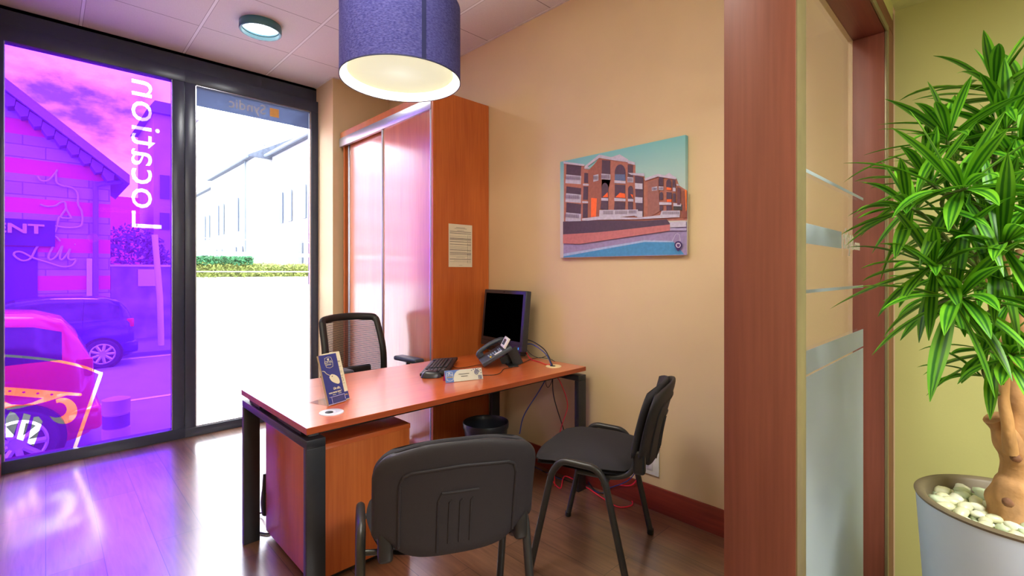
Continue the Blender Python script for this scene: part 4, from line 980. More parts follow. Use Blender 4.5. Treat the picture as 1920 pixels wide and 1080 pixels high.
def leaf_mat():
    m, nt, b, o = base_mat('variegated_leaf'); L = nt.links.new
    uv = nt.nodes.new('ShaderNodeUVMap'); sp = nt.nodes.new('ShaderNodeSeparateXYZ'); L(uv.outputs[0], sp.inputs[0])
    cr = nt.nodes.new('ShaderNodeValToRGB'); e = cr.color_ramp.elements
    e[0].position = 0; e[0].color = (*lin((108, 176, 34)), 1); e[1].position = 1; e[1].color = (*lin((108, 176, 34)), 1)
    for p, c in ((.20, (120, 186, 40)), (.27, (48, 112, 28)), (.38, (44, 106, 26)), (.45, (100, 168, 36)), (.55, (110, 176, 38)), (.62, (44, 106, 26)), (.73, (48, 112, 28)), (.80, (120, 186, 40))): e.new(p).color = (*lin(c), 1)
    L(sp.outputs['X'], cr.inputs[0])
    n = nt.nodes.new('ShaderNodeTexNoise'); n.inputs['Scale'].default_value = 9; tc = nt.nodes.new('ShaderNodeTexCoord'); L(tc.outputs['Object'], n.inputs['Vector'])
    mx = nt.nodes.new('ShaderNodeMix'); mx.data_type = 'RGBA'; mx.blend_type = 'MULTIPLY'; mx.inputs[0].default_value = .8
    c2 = nt.nodes.new('ShaderNodeValToRGB'); c2.color_ramp.elements[0].position = .35; c2.color_ramp.elements[0].color = (.42, .62, .5, 1); c2.color_ramp.elements[1].position = .62; c2.color_ramp.elements[1].color = (1.0, 1, 1, 1)
    L(n.outputs['Fac'], c2.inputs[0]); L(cr.outputs[0], mx.inputs[6]); L(c2.outputs[0], mx.inputs[7]); L(mx.outputs[2], b.inputs['Base Color'])
    b.inputs['Roughness'].default_value = .42; b.inputs['Specular IOR Level'].default_value = .4
    tr = nt.nodes.new('ShaderNodeBsdfTranslucent'); L(mx.outputs[2], tr.inputs['Color'])
    ms_ = nt.nodes.new('ShaderNodeMixShader'); ms_.inputs[0].default_value = .22; L(b.outputs[0], ms_.inputs[1]); L(tr.outputs[0], ms_.inputs[2]); L(ms_.outputs[0], o.inputs['Surface']); return m
LM = leaf_mat()
def leaf(bm, uvl, base, d, up, Ln, W, droop):
    """strap leaf leaving base along d, bending towards the ground"""
    n = 9; p = base.copy(); dr = d.normalized(); prev = None; side0 = dr.cross(Vector((0, 0, 1)))
    if side0.length < .1: side0 = dr.cross(up)
    side0.normalize(); tw = random.uniform(-.5, .5)
    for i in range(n+1):
        t = i/n; w = W*(.30+.70*math.sin(min(1, t*1.7)*PI/2))*(1-max(0, (t-.5)/.5)**2.0) + .0006
        side = (side0-dr*side0.dot(dr)).normalized(); side = Matrix.Rotation(tw*(1-t)+.0, 3, dr) @ side
        nrm = side.cross(dr).normalized()
        row = [bm.verts.new(p+side*w*k+nrm*abs(k)*w*.30) for k in (-1, -.5, 0, .5, 1)]
        if prev:
            for k in range(4):
                f = bm.faces.new((prev[k], prev[k+1], row[k+1], row[k])); f.smooth = True
                for lp, (uu, vv) in zip(f.loops, ((k/4, (i-1)/n), ((k+1)/4, (i-1)/n), ((k+1)/4, t), (k/4, t))): lp[uvl].uv = (uu, vv)
        prev = row
        dr = (dr+Vector((0, 0, -droop*(.35+t)))*(1-abs(dr.z)*.35)).normalized(); p = p+dr*Ln/n
rnd = random.Random(11)
def rosette(c, axis, Ln, n=20, W=.0125, spread=1.0):
    bm = NB(); uvl = bm.loops.layers.uv.new('UVMap'); axis = axis.normalized()
    e1 = axis.cross(Vector((.3, .5, .8))).normalized(); e2 = axis.cross(e1)
    for i in range(n):
        t = i/(n-1); az = i*2.399+rnd.uniform(-.25, .25)
        el = math.radians(14+82*t**.8*spread+rnd.uniform(-9, 9))
        d = axis*math.cos(el)+(e1*math.cos(az)+e2*math.sin(az))*math.sin(el)
        leaf(bm, uvl, c-axis*.035*t+(e1*math.cos(az)+e2*math.sin(az))*.004, d, axis, Ln*(.62+.42*min(1, t*1.6))*rnd.uniform(.82, 1.12), W*rnd.uniform(.8, 1.15), rnd.uniform(.04, .135))
    me = bpy.data.meshes.new('leaf_rosette'); bm.to_mesh(me); bm.free(); me.materials.append(LM)
    o = bpy.data.objects.new('leaf_rosette', me); COL.objects.link(o); o.parent = plant
RT = Vector((S, -C, 0)); FW = Vector((C, S, 0)); UP = Vector((0, 0, 1))
def vw(r, u, f): return RT*r+UP*u+FW*f       # axis: right, up, away
ros = [ # u, v, depth, axis, leaf length, n
 (1866, 158, 1.22, vw(-.1, 1, -.2), .17, 16), (1777, 250, 1.18, vw(-.35, .9, -.3), .17, 20), (1893, 232, 1.16, vw(.0, .8, -.5), .19, 20),
 (1814, 352, .98, vw(-.1, .35, -1), .175, 20), (1694, 384, 1.06, vw(-1, .45, -.2), .13, 18), (1742, 496, 1.02, vw(-.95, .3, -.4), .15, 18),
 (1808, 556, .96, vw(-.15, .3, -1), .165, 22), (1899, 452, .93, vw(.1, .35, -1), .16, 20), (1850, 656, 1.08, vw(-.8, .3, -.3), .125, 15),
 (1902, 662, 1.0, vw(-.2, .6, -.8), .085, 15), (1850, 305, 1.25, vw(.0, .9, .1), .17, 18), (1735, 335, 1.2, vw(-.6, .7, .2), .16, 18),
 (1782, 430, 1.2, vw(-.5, .5, -.1), .16, 18), (1885, 370, 1.12, vw(.3, .7, -.4), .17, 18), (1850, 490, 1.15, vw(.0, .6, -.3), .16, 16),
 (1930, 290, 1.1, vw(.4, .7, -.5), .17, 18), (1925, 560, 1.05, vw(.3, .4, -.7), .15, 16), (1760, 540, 1.2, vw(-.5, .4, .3), .14, 14),
 (1920, 160, 1.25, vw(.3, 1, .0), .16, 16), (1950, 420, 1.15, vw(.6, .5, -.1), .17, 16), (1840, 400, 1.28, vw(-.1, .8, .4), .17, 16),
]
hub = [dpt(1905, 600, D0), dpt(1912, 500, D0+.02), dpt(1888, 540, D0-.02), dpt(1880, 440, D0)]
bmS = NB()
for (u, v, d, ax_, Ln, n) in ros:
    c = dpt(u, v, d); ax_ = ax_.normalized(); rosette(c, ax_, Ln*1.2, n+1, .0128)
    h_ = min(hub, key=lambda q: (q-(c-UP*.12)).length)
    tube(bmS, catmull([h_, h_*.5+(c-ax_*.08)*.5-UP*.015, c-ax_*.07, c], 5), .0042, 7)
h_ = dpt(1875, 742, D0-.02); tube(bmS, catmull([h_, dpt(1862, 728, 1.12), dpt(1845, 700, 1.1), dpt(1848, 665, 1.08)], 5), .0045, 7)
finish('branches', bmS, M['stem'], plant, True)
# low stray leaves on a bare twig
bm = NB(); uvl = bm.loops.layers.uv.new('UVMap')
for tip in ((-1, .12, -.1), (-1, .45, .1), (-.9, .8, 0), (-1, .25, -.3)):
    leaf(bm, uvl, dpt(1840, 706, 1.1), vw(*tip), UP, .14, .009, .1)
me = bpy.data.meshes.new('leaf_rosette'); bm.to_mesh(me); bm.free(); me.materials.append(LM); o = bpy.data.objects.new('leaf_rosette', me); COL.objects.link(o); o.parent = plant
# pebbles
pe = []
for k in range(3):
    bm = NB(); bmesh.ops.create_icosphere(bm, subdivisions=2, radius=1)
    off = Vector((k*3.1, 1.7*k, .4))
    for v in bm.verts: v.co *= 1+.34*noise.noise(v.co*1.1+off)
    for v in bm.verts: v.co = Vector((v.co.x*1.25, v.co.y*.95, v.co.z*.68))
    me = bpy.data.meshes.new('pebble'); bm.to_mesh(me); bm.free(); me.materials.append(M['pearl'][k])
    for p in me.polygons: p.use_smooth = True
    pe.append(me)
spots = []; tries = 0; rp = random.Random(5)
while len(spots) < 150 and tries < 60000:
    tries += 1; a = rp.uniform(0, 2*PI); r = .163*math.sqrt(rp.random()); x, y = r*math.cos(a), r*math.sin(a)
    lay = 0 if len(spots) < 84 else 1
    if all((x-q[0])**2+(y-q[1])**2 > (.0265 if q[2] == lay else .0)**2 for q in spots): spots.append((x, y, lay))
tr0 = dpt(1903, 945, D0)
for i, (x, y, lay) in enumerate(spots):
    if (Vector((x, y, 0))-Vector((tr0.x, tr0.y, 0))).length < .050: continue
    o = bpy.data.objects.new('pebble', pe[i % 3]); COL.objects.link(o)
    s = rp.uniform(.0128, .0172); o.scale = (s, s, s); o.location = (PX_+x, PY_+y, PZ-.036+lay*.013+.004*(1-(x*x+y*y)/.025)); o.rotation_euler = (rp.uniform(-.3, .3), rp.uniform(-.3, .3), rp.uniform(0, 6.28))
    tag(o, 'smooth white pebble covering the soil of the round planter', 'pebble', 'white pebbles in the planter')

# ------------------------------------------------------------------ outside: the street
GZ = lambda y: -.43-.018*y
def ground(name, y0, y1, dz, m, x0=-30, x1=60):
    bm = NB(); z0, z1 = GZ(y0)+dz, GZ(y1)+dz
    vs = [bm.verts.new(p) for p in ((x0, y0, z0), (x1, y0, z0), (x1, y1, z1), (x0, y1, z1), (x0, y0, z0-.3), (x1, y0, z0-.3), (x1, y1, z1-.3), (x0, y1, z1-.3))]
    for f in ((0, 1, 2, 3), (7, 6, 5, 4), (0, 4, 5, 1), (1, 5, 6, 2), (2, 6, 7, 3), (3, 7, 4, 0)): bm.faces.new([vs[i] for i in f])
    o = finish(name, bm, m); o['kind'] = 'structure'; return o
asph = mat('pale_asphalt', (150, 148, 150), .9, var=.08, scale=3)
pave = mat('light_paving', (126, 126, 130), .9, var=.08, scale=2)
ground('ground', 4.9, 80, 0, asph)
ground('pavement', 4.57, 5.7, .10, pave)
ground('pavement', 14.3, 18, .09, pave)
for y in (8.9, 13.9): 
    bm = NB(); 
    box(bm, (-8, y, GZ(y)+.002), (9, y+.10, GZ(y)+.012)); o = finish('road_marking', bm, mat('white_road_paint_%d' % y, (235, 235, 235), .8)); o['kind'] = 'structure'

bm = NB(); box(bm, (-6, 6.15, GZ(6.15)+.002), (9, 6.27, GZ(6.15)+.014)); o = finish('road_marking', bm, mat('yellow_road_paint', (220, 190, 60), .8)); o['kind'] = 'structure'
def car(name, label, cat, loc, paint, L0=3.55, hgt=1.46, r=.29, lett=None, second=None):
    """hatchback, rear end towards +x, side towards -y; origin at the rear wheel on the ground"""
    t = thing(name, label, cat, loc)
    # stations: x (relative to the rear wheel), roof z, shoulder z, bottom z
    stn = [(.56, .62, .60, .34, .55), (.54, .86, .84, .25, .72), (.50, 1.02, .90, .22, .80), (.42, 1.20, .93, .2, .86), (.30, 1.36, .94, .18, .9), (.10, 1.43, .94, .18, .95), (-.3, hgt, .93, .18, 1), (-.8, hgt+.01, .92, .18, 1), (-1.25, hgt-.03, .91, .18, 1), (-1.6, 1.30, .91, .18, 1), (-1.95, 1.06, .90, .18, .98), (-2.15, .93, .90, .18, .96), (-2.5, .87, .85, .18, .93), (-2.8, .78, .76, .2, .85), (-2.95, .62, .60, .25, .72)]
    bm = NB(); rings = []
    W = .80
    for x, zr, zs, zb, wk in stn:
        w = W*wk; c = min(1, (zr-zs)/.45); wr = w*(1-.28*c)
        ys = [(0, zr+.01), (wr*.6, zr), (wr*.88, zr-.03*c-.004), (wr*1.0, zr-.11*c-.01), (w*.93, zs+.05*c), (w*.99, zs-.03), (w*1.0, (zs+zb)/2+.05), (w*.98, zb+.10), (w*.9, zb), (0, zb)]
        ring = [bm.verts.new((x, -yy, z)) for yy, z in ys]+[bm.verts.new((x, yy, z)) for yy, z in ys[1:-1][::-1]]
        rings.append(ring)
    n = len(rings[0])
    for i in range(len(rings)-1):
        for k in range(n):
            f = bm.faces.new((rings[i][k], rings[i][(k+1) % n], rings[i+1][(k+1) % n], rings[i+1][k]))
            xm = (stn[i][0]+stn[i+1][0])/2
            side = k in (3, n-4); 
            if side and -1.75 < xm < .25 and not (-.35 < xm < -.2): f.material_index = 1
            if k in (0, 1, n-1, n-2) and (.44 < xm < .52): f.material_index = 1
            if k in (0, 1, 2, n-1, n-2, n-3) and (-2.1 < xm < -1.4): f.material_index = 1
    bm.faces.new(rings[0][::-1]); bm.faces.new(rings[-1])
    body = finish('body', bm, [paint, mat(name+'_glass', (40, 44, 52), .08)], t, True, angle=60)
    for wx in (0, -2.3):
        for sy in (-1, 1):
            bm = NB(); y0 = sy*(.70); y1 = sy*.815
            tube(bm, [(wx, sy*.60, r), (wx, sy*.806, r)], r+.045, 32); finish('wheel_arch', bm, M['black'], body)
            bm = NB(); tube(bm, [(wx, sy*.62, r), (wx, sy*.80, r), (wx, sy*.822, r)], [r, r, r-.02], 40); wh = finish('wheel', bm, mat('tyre_rubber', (56, 60, 62), .8), t, True)
            bm = NB(); 
            tube(bm, [(wx, sy*.80, r), (wx, sy*.826, r)], r*.26, 20)
            for k in range(9):
                a = k*2*PI/9; d = Vector((math.cos(a), 0, math.sin(a))); q = Vector((-math.sin(a), 0, math.cos(a)))
                tube(bm, [Vector((wx, sy*.826, r))+d*r*.2, Vector((wx, sy*.826, r))+d*r*.66], r*.10, 6)
            P = [Vector((wx+r*.68*math.cos(a*PI/16), sy*.826, r+r*.68*math.sin(a*PI/16))) for a in range(32)]; tube(bm, P, r*.05, 6, closed=True)
            finish('hub_cap', bm, mat('silver_hub', (205, 208, 212), .35, metal=.4), wh, True)
    for sy in (-1, 1):
        bm = NB(); box(bm, (.40, sy*.60-.06, .80), (.53, sy*.60+.10*(1 if sy > 0 else .6), .98), .02); finish('rear_lamp', bm, mat(name+'_lamp', (220, 60, 50), .2), body, True)
    bm = NB(); box(bm, (.30, -.70, .26), (.60, .70, .50), .05, 3); finish('bumper', bm, second or paint, body, True)
    for sy in (-1,):
        bm = NB(); tube(bm, [(-1.0, sy*.808, .86), (-.86, sy*.808, .86)], .012, 8); tube(bm, [(-.28, sy*.775, 1.40), (-.30, sy*.80, .90), (-.34, sy*.805, .30)], .004, 6); finish('door_trim', bm, M['black'], body)
    if lett:
        bm = NB()
        for i, s_ in enumerate(lett):
            q, w = text_bm(s_, .075, .001, .01, lambda p, i=i: Vector((-1.0+p.x, -.803-.006+p.z*.0, .72-.10*i+p.y))); merge(bm, q)
        finish('door_lettering', bm, M['white'], body)
    return t
blue = mat('dark_blue_paint', (42, 44, 112), .22, coat=.6); red = mat('bright_red_paint', (232, 62, 42), .25, coat=.6)
yb = 12.9; cxb = at(192, 665, y=yb).x
car('parked_car', 'small dark blue hatchback parked across the street', 'car', (cxb, yb+.8, GZ(yb)), blue, lett=['Location', 'Transaction', 'Gestion', 'Syndic'])
yr = 6.25; cxr = at(38, 815, y=yr).x
car('parked_car', 'bright red small car parked right outside the window', 'car', (cxr-.02, yr+.8, GZ(yr)), red, second=red)

# bollard
bx0 = at(218, 800, y=5.35)
bo = thing('street_bollard', 'ringed concrete bollard on the pavement outside', 'bollard', (bx0.x+.0, 5.35, GZ(5.35)+.10))
topz = at(210, 748, y=5.35).z-(GZ(5.35)+.10); bm = NB()
pr = [(.0001, 0), (.10, 0)]; nseg = 5
for k in range(nseg):
    a, b = topz*k/nseg, topz*(k+1)/nseg
    rr = .098 if k % 2 == 0 else .088
    pr += [(rr, a+.004), (rr, b-.004)]
pr += [(.09, topz-.002), (.06, topz+.008), (.0001, topz+.01)]
lathe(bm, pr, 40); finish('bollard_body', bm, [mat('bollard_concrete', (200, 176, 190), .8)], bo, True)
for k in (1, 3):
    bm = NB(); lathe(bm, [(.0895, topz*k/nseg+.01), (.0935, topz*k/nseg+.012), (.0935, topz*(k+1)/nseg-.012), (.0895, topz*(k+1)/nseg-.01)], 40); finish('dark_ring', bm, mat('bollard_band_%d' % k, (120, 96, 120), .8), bo, True)

# gabled house with striped brick
YG2 = 16.5
def hp(x, y): p = at(x/3.857, 280+y/3.857, y=YG2); return p
gh = thing('gabled_house', 'brick and stone striped gable house across the street', 'house', (0, YG2, GZ(YG2)))
GO = Vector((0, YG2, GZ(YG2)))
def striped():
    m, nt, b, o = base_mat('striped_brick_stone'); L = nt.links.new; b.inputs['Roughness'].default_value = .85
    tc = nt.nodes.new('ShaderNodeTexCoord'); sp = nt.nodes.new('ShaderNodeSeparateXYZ'); L(tc.outputs['Object'], sp.inputs[0])
    a = nt.nodes.new('ShaderNodeMath'); a.operation = 'ADD'; a.inputs[1].default_value = .12; L(sp.outputs['Z'], a.inputs[0])
    w = nt.nodes.new('ShaderNodeMath'); w.operation = 'PINGPONG'; w.inputs[1].default_value = .47; L(a.outputs[0], w.inputs[0])
    l = nt.nodes.new('ShaderNodeMath'); l.operation = 'LESS_THAN'; l.inputs[1].default_value = .18; L(w.outputs[0], l.inputs[0])
    br = nt.nodes.new('ShaderNodeTexBrick'); br.inputs['Scale'].default_value = 1; br.inputs['Brick Width'].default_value = .8; br.inputs['Row Height'].default_value = .3; br.inputs['Mortar Size'].default_value = .012
    mp = nt.nodes.new('ShaderNodeMapping'); mp.inputs['Rotation'].default_value = (PI/2, 0, 0); L(tc.outputs['Object'], mp.inputs[0]); L(mp.outputs[0], br.inputs['Vector'])
    br.inputs['Color1'].default_value = (*lin((190, 176, 200)), 1); br.inputs['Color2'].default_value = (*lin((176, 160, 186)), 1); br.inputs['Mortar'].default_value = (*lin((140, 120, 150)), 1)
    mx = nt.nodes.new('ShaderNodeMix'); mx.data_type = 'RGBA'; L(l.outputs[0], mx.inputs[0]); L(br.outputs['Color'], mx.inputs[6]); mx.inputs[7].default_value = (*lin((236, 96, 110)), 1)
    L(mx.outputs[2], b.inputs['Base Color']); return m
xr = at(207, 400, y=YG2).x; e0 = at(0, 170, y=YG2); e1 = at(225, 340, y=YG2); sl = (e1.z-e0.z)/(e1.x-e0.x)
def ez(x): return e0.z+(x-e0.x)*sl
bm = NB(); prism(bm, [(-9, GZ(YG2)-.1), (xr, GZ(YG2)-.1), (xr, ez(xr)-.1), (e0.x-.3, ez(e0.x-.3)), (-9, ez(e0.x-.3)+.0)], lambda a, b, t: Vector((a, YG2+t, b))-GO, 0, 3)
hw_ = finish('wall', bm, striped(), gh)
bm = NB(); prism(bm, [(e0.x-1.2, ez(e0.x-1.2)+.28), (xr+.35, ez(xr+.35)+.24), (xr+.35, ez(xr+.35)+.0), (e0.x-1.2, ez(e0.x-1.2)+.0)], lambda a, b, t: Vector((a, YG2+t, b))-GO, -.55, 3.1)
rf = finish('roof', bm, mat('barge_board', (150, 128, 170), .8), gh)
bm = NB()
for k in range(9):
    x = e0.x+.15+k*(xr-e0.x)/9; z = ez(x)-.10
    prism(bm, [(x-.09, z+.12), (x+.12, z-.02), (x+.10, z-.18), (x-.02, z-.22), (x-.12, z-.05)], lambda a, b, t: Vector((a, YG2+t, b))-GO, -.45, 0)
finish('eave_brackets', bm, mat('bracket_stone', (120, 96, 140), .8), rf)
bm = NB(); p0, p1 = hp(20, 505), hp(398, 705)
box(bm, Vector((-4, YG2-.10, p1.z))-GO, Vector((p1.x, YG2, hp(20, 500).z))-GO); sgn = finish('sign_board', bm, mat('dark_fascia', (70, 60, 90), .6), gh)
s0, s1 = hp(20, 600), hp(322, 545)
t, w = text_bm('AGENCEMENT', .62, .02, .03, None); xm = max(v.co.x for v in t.verts)
kx_ = 2.9/xm
# right end of the word is what shows: ...ENT
for v in t.verts: v.co = Vector((s1.x-(xm-v.co.x)*kx_*1.05, YG2-.12-v.co.z, s0.z+v.co.y/.62*(s1.z-s0.z)*1.35))-GO
finish('sign_lettering', t, mat('pale_sign_letters', (214, 200, 220), .6), sgn)
bm = NB()
def stroke(pts, r=.022): tube(bm, catmull([hp(*p)-GO+Vector((0, -.06, 0)) for p in pts], 6), r, 8)
for q in ([(270, 195), (300, 230), (350, 225), (400, 175), (415, 150)], [(405, 175), (410, 240), (450, 265), (520, 280), (560, 320), (565, 400), (590, 450), (595, 520), (575, 560), (480, 568), (400, 555), (365, 550)], [(290, 400), (340, 415), (400, 410), (440, 385), (470, 388), (478, 430), (500, 470), (518, 502)], [(478, 430), (440, 490), (480, 500), (515, 500)], [(365, 552), (395, 598), (425, 500), (440, 490)],
          [(435, 665), (400, 632), (350, 620), (300, 660), (260, 720), (220, 790), (160, 805), (105, 770), (112, 745), (160, 745), (240, 785), (350, 820), (450, 850), (520, 840), (550, 800)],
          [(390, 690), (352, 770), (366, 800), (410, 770), (450, 700), (432, 780), (450, 798), (490, 750), (505, 720), (492, 780), (510, 800), (548, 795)], [(538, 688), (544, 690)]): stroke(q)
finish('script_sign', bm, mat('pale_script_tube', (206, 196, 232), .6), gh)
bm = NB(); tube(bm, catmull([Vector((xr+.3, YG2-.1, ez(xr)-.15))-GO, Vector((hp(700, 300).x, YG2-.1, hp(700, 260).z))-GO, Vector((hp(690, 320).x, YG2-.1, hp(690, 320).z))-GO, Vector((hp(690, 900).x, YG2-.1, hp(690, 1100).z))-GO], 4), .06, 10); finish('downpipe', bm, mat('grey_downpipe', (130, 118, 170), .6), gh)
bm = NB(); p0, p1 = hp(625, 1040), hp(665, 790); box(bm, Vector((p0.x, YG2-.12, p0.z-1))-GO, Vector((p1.x, YG2-.01, p1.z))-GO); finish('white_pilaster', bm, M['white'], gh)
bm = NB(); p0, p1 = hp(-30, 1080), hp(272, 706); box(bm, Vector((-2.5, YG2-.03, GZ(YG2)))-GO, Vector((p1.x, YG2-.005, p1.z))-GO); finish('doorway', bm, mat('dark_doorway', (96, 70, 120), .7), gh)

# garden wall, shrub, post and house beyond (right of the gable)
Y2 = 18.0
st_w = thing('garden_wall', 'low stone garden wall beside the gabled house', 'wall', (at(208, 500, y=Y2).x, Y2, GZ(Y2)))
x0, x1 = at(207, 500, y=Y2).x, at(352, 500, y=Y2).x; zt = at(240, 496, y=Y2).z
stone = mat('mossy_stone', (150, 150, 142), .9, var=.4, scale=2.2, bump=.5, bscale=20)
BX('wall_body', (0, 0, -.1), (x1-x0, .35, zt-GZ(Y2)-.06), stone, st_w); BX('coping', (-.02, -.04, zt-GZ(Y2)-.06), (x1-x0, .40, zt-GZ(Y2)), M['white'], st_w)
nb = at(270, 505, y=Y2-.06); o = BX('letter_box', (0, 0, 0), (.42, .05, .5), M['white'], None); o.location = (nb.x-.14, Y2-.051, nb.z-.5); tag(o, 'pale square letter box on the garden wall', 'letter box')
def bush(name, label, c, rx, rz, m, n=1400, cat='shrub', kind=None):
    t = thing(name, label, cat, (c[0], c[1], c[2]), kind=kind)
    bm = NB(); rb = random.Random(int(c[0]*100))
    for i in range(n):
        a, b, q = rb.uniform(0, 2*PI), math.acos(rb.uniform(-1, 1)), rb.uniform(.55, 1)**.6
        p = Vector((rx*q*math.sin(b)*math.cos(a), rx*.7*q*math.sin(b)*math.sin(a), rz+rz*q*math.cos(b)))
        s = rb.uniform(.05, .11); d = Vector((rb.uniform(-1, 1), rb.uniform(-1, 1), rb.uniform(-1, 1))).normalized(); e = d.orthogonal().normalized()*s*.5
        bm.faces.new([bm.verts.new(v) for v in (p-d*s, p+e, p+d*s, p-e)])
    fo = finish('foliage', bm, m, t)
    bm = NB(); tube(bm, [(0, 0, -.05), (0, 0, rz*1.2)], .05, 8); finish('trunk', bm, M['barkcut'], t); return t
sc_ = at(246, 470, y=21)
bush('garden_shrub', 'bushy shrub behind the garden wall beside the gabled house', (sc_.x, 21, GZ(21)), 1.25, (at(240, 418, y=21).z-GZ(21))/2, mat('shrub_leaves', (96, 84, 100), .7, var=.4, scale=8), 2600)
po = thing('street_post', 'white slanting post standing by the garden wall', 'post', (at(302, 640, y=15.5).x, 15.5, GZ(15.5)))
bm = NB(); pb_, pt_ = at(303, 640, y=15.5), at(290, 440, y=15.5); tube(bm, [(0, 0, 0), (0, 0, pb_.z-GZ(15.5)), (at(300, 560, y=15.5).x-po.location.x, 0, at(300, 560, y=15.5).z-GZ(15.5)), (pt_.x-po.location.x, 0, pt_.z-GZ(15.5))], .07, 10); finish('post_shaft', bm, M['white'], po, True)
# pale house closing the view behind
nh = thing('neighbour_house', 'pale house wall behind the shrub beyond the gable', 'house', (2.2, 24, GZ(24)))
hx0, hx1 = at(209, 400, y=24).x, at(262, 400, y=24).x
BX('wall', (hx0-2.2-2, 0, -.2), (hx1-2.2, 5, at(220, 368, y=24).z-GZ(24)), mat('rose_render', (238, 120, 150), .8), nh)
nh2 = thing('neighbour_house', 'taller stone house wall at the right edge of the purple pane', 'house', (4, 26, GZ(26)))
hx0, hx1 = at(288, 400, y=26).x, at(352, 400, y=26).x
BX('wall', (hx0-4, 0, -.2), (hx1-4, 5, at(300, 215, y=26).z-GZ(26)), mat('lilac_stone', (196, 170, 206), .8, var=.15, scale=1.2), nh2)
bm = NB(); z0 = at(300, 215, y=26).z-GZ(26); prism(bm, [(hx0-4.3, z0), (hx1-3.6, z0), (hx1-4, z0+.5), (hx0-4, z0+.5)], lambda a, b, t: Vector((a, t, b)), -.3, 5.2); finish('roof', bm, mat('slate_roof_b', (120, 120, 140), .7), nh2)
bm = NB()
for (u0, v0, u1, v1) in ((300, 330, 318, 372), (300, 400, 318, 430)):
    a, b = at(u0, v1, y=26), at(u1, v0, y=26); box(bm, (a.x-4, -.05, a.z-GZ(26)), (b.x-4, 0, b.z-GZ(26)))
finish('window', bm, mat('window_dark_b', (110, 100, 150), .3), nh2)

# seen through the clear pane: row of pale houses, wall and hedge
XH = 10.0
pale = mat('pale_render', (196, 200, 200), .85, var=.04, scale=1); slate = mat('grey_slate', (84, 92, 106), .8, var=.25, scale=6); shut = mat('grey_shutters', (96, 108, 120), .6)
def rowhouse(y0, y1, ztop, label, xoff=0, chimneys=(), wins=()):
    t = thing('terrace_house', label, 'house', (XH+xoff, y0, GZ(y0)), group='pale houses along the side street')
    gz = GZ(y0)
    BX('wall', (0, 0, -.6), (7, y1-y0, ztop-gz), pale, t)
    bm = NB(); prism(bm, [(-.35, ztop-gz), (-.35, ztop-gz+.12), (3.5, ztop-gz+2.3), (7.35, ztop-gz+.12), (7.35, ztop-gz)], lambda a, b, q: Vector((a, q, b)), -.05, y1-y0+.05); rf = finish('roof', bm, slate, t)
    for yc, w, h in chimneys:
        bm = NB(); box(bm, (.6, yc-y0-w/2, ztop-gz), (1.6, yc-y0+w/2, ztop-gz+h)); box(bm, (.5, yc-y0-w/2-.1, ztop-gz+h), (1.7, yc-y0+w/2+.1, ztop-gz+h+.15)); finish('dormer', bm, pale, rf)
    bm = NB(); tube(bm, [(-.4, 0, ztop-gz+.02), (-.4, y1-y0, ztop-gz+.02)], .09, 8); tube(bm, [(-.12, 1.5, ztop-gz), (-.12, 1.5, -.2)], .06, 8); finish('gutter', bm, mat('pale_zinc', (110, 122, 132), .5), rf)
    for yc, za, zb in wins:
        bm = NB(); box(bm, (-.04, yc-y0-.45, za-gz), (0, yc-y0+.45, zb-gz)); w = finish('window', bm, mat('window_pane', (110, 122, 134), .3), t)
        bm = NB(); box(bm, (-.10, yc-y0-.95, za-gz), (-.045, yc-y0-.47, zb-gz)); box(bm, (-.10, yc-y0+.47, za-gz), (-.045, yc-y0+.95, zb-gz)); finish('shutter', bm, shut, w)
    return t
rowhouse(22.5, 31.5, 8.4, 'pale rendered house nearest in the side street', 0, ((28.5, 2.2, 1.7),), ((25.5, 4.2, 6.0), (29, 4.2, 6.0), (26, 1.2, 3)))
rowhouse(31.8, 42.5, 8.3, 'pale rendered house in the middle of the side street', -.9, ((36.5, 2.4, 1.7),), ((34.5, 4.0, 6.2), (39.5, 4.0, 6.2), (35, .8, 3), (40, .8, 3)))
rowhouse(42.8, 60, 8.0, 'pale rendered house farthest down the side street', -.4, ((48, 2.0, 1.6),), ((46, 4.0, 6.0), (47, .8, 3)))
Y3 = 20.0
hz = [at(470, v, y=Y3).z for v in (483, 498, 519, 541)]
hx0, hx1 = at(356, 500, y=Y3).x, at(620, 500, y=Y3).x
wl = thing('boundary_wall', 'mossy stone boundary wall across the street outside the clear pane', 'wall', (hx0, Y3, GZ(Y3)))
g = GZ(Y3)
BX('wall_body', (0, 0, -.1), (hx1-hx0, .4, at(470, 519, y=Y3).z-g), mat('weathered_wall', (176, 184, 176), .9, var=.25, scale=1.6), wl)
def hedge(name, label, x0, x1, z0, z1, c):
    bm = NB(); rb = random.Random(9)
    for i in range(5200 if x1-x0 > 3 else 2600):
        p = Vector((rb.uniform(0, x1-x0), rb.uniform(-.1, .35), rb.uniform(0, z1-z0))); p.z += .05*noise.noise(p*3); s = rb.uniform(.035, .075)
        d = Vector((rb.uniform(-1, 1), rb.uniform(-1, 1), rb.uniform(-1, 1))).normalized(); e = d.orthogonal().normalized()*s*.6
        bm.faces.new([bm.verts.new(v) for v in (p-d*s, p+e, p+d*s, p-e)])
    box(bm, (0, .05, 0), (x1-x0, .3, (z1-z0)*.85))
    o = finish(name, bm, c, loc=(x0, Y3, z0)); tag(o, label, 'hedge', kind='stuff')
hedge('trimmed_hedge', 'olive creeper growing along the top of the boundary wall', hx0, hx1, at(470, 519, y=Y3).z, at(470, 494, y=Y3).z, mat('olive_leaves', (120, 132, 62), .8, var=.45, scale=5))
hedge('trimmed_hedge', 'dark green clipped hedge rising above the boundary wall on the left', hx0, at(474, 500, y=Y3).x, at(430, 496, y=Y3).z, at(430, 481, y=Y3).z, mat('dark_green_leaves', (48, 104, 62), .8, var=.45, scale=5))

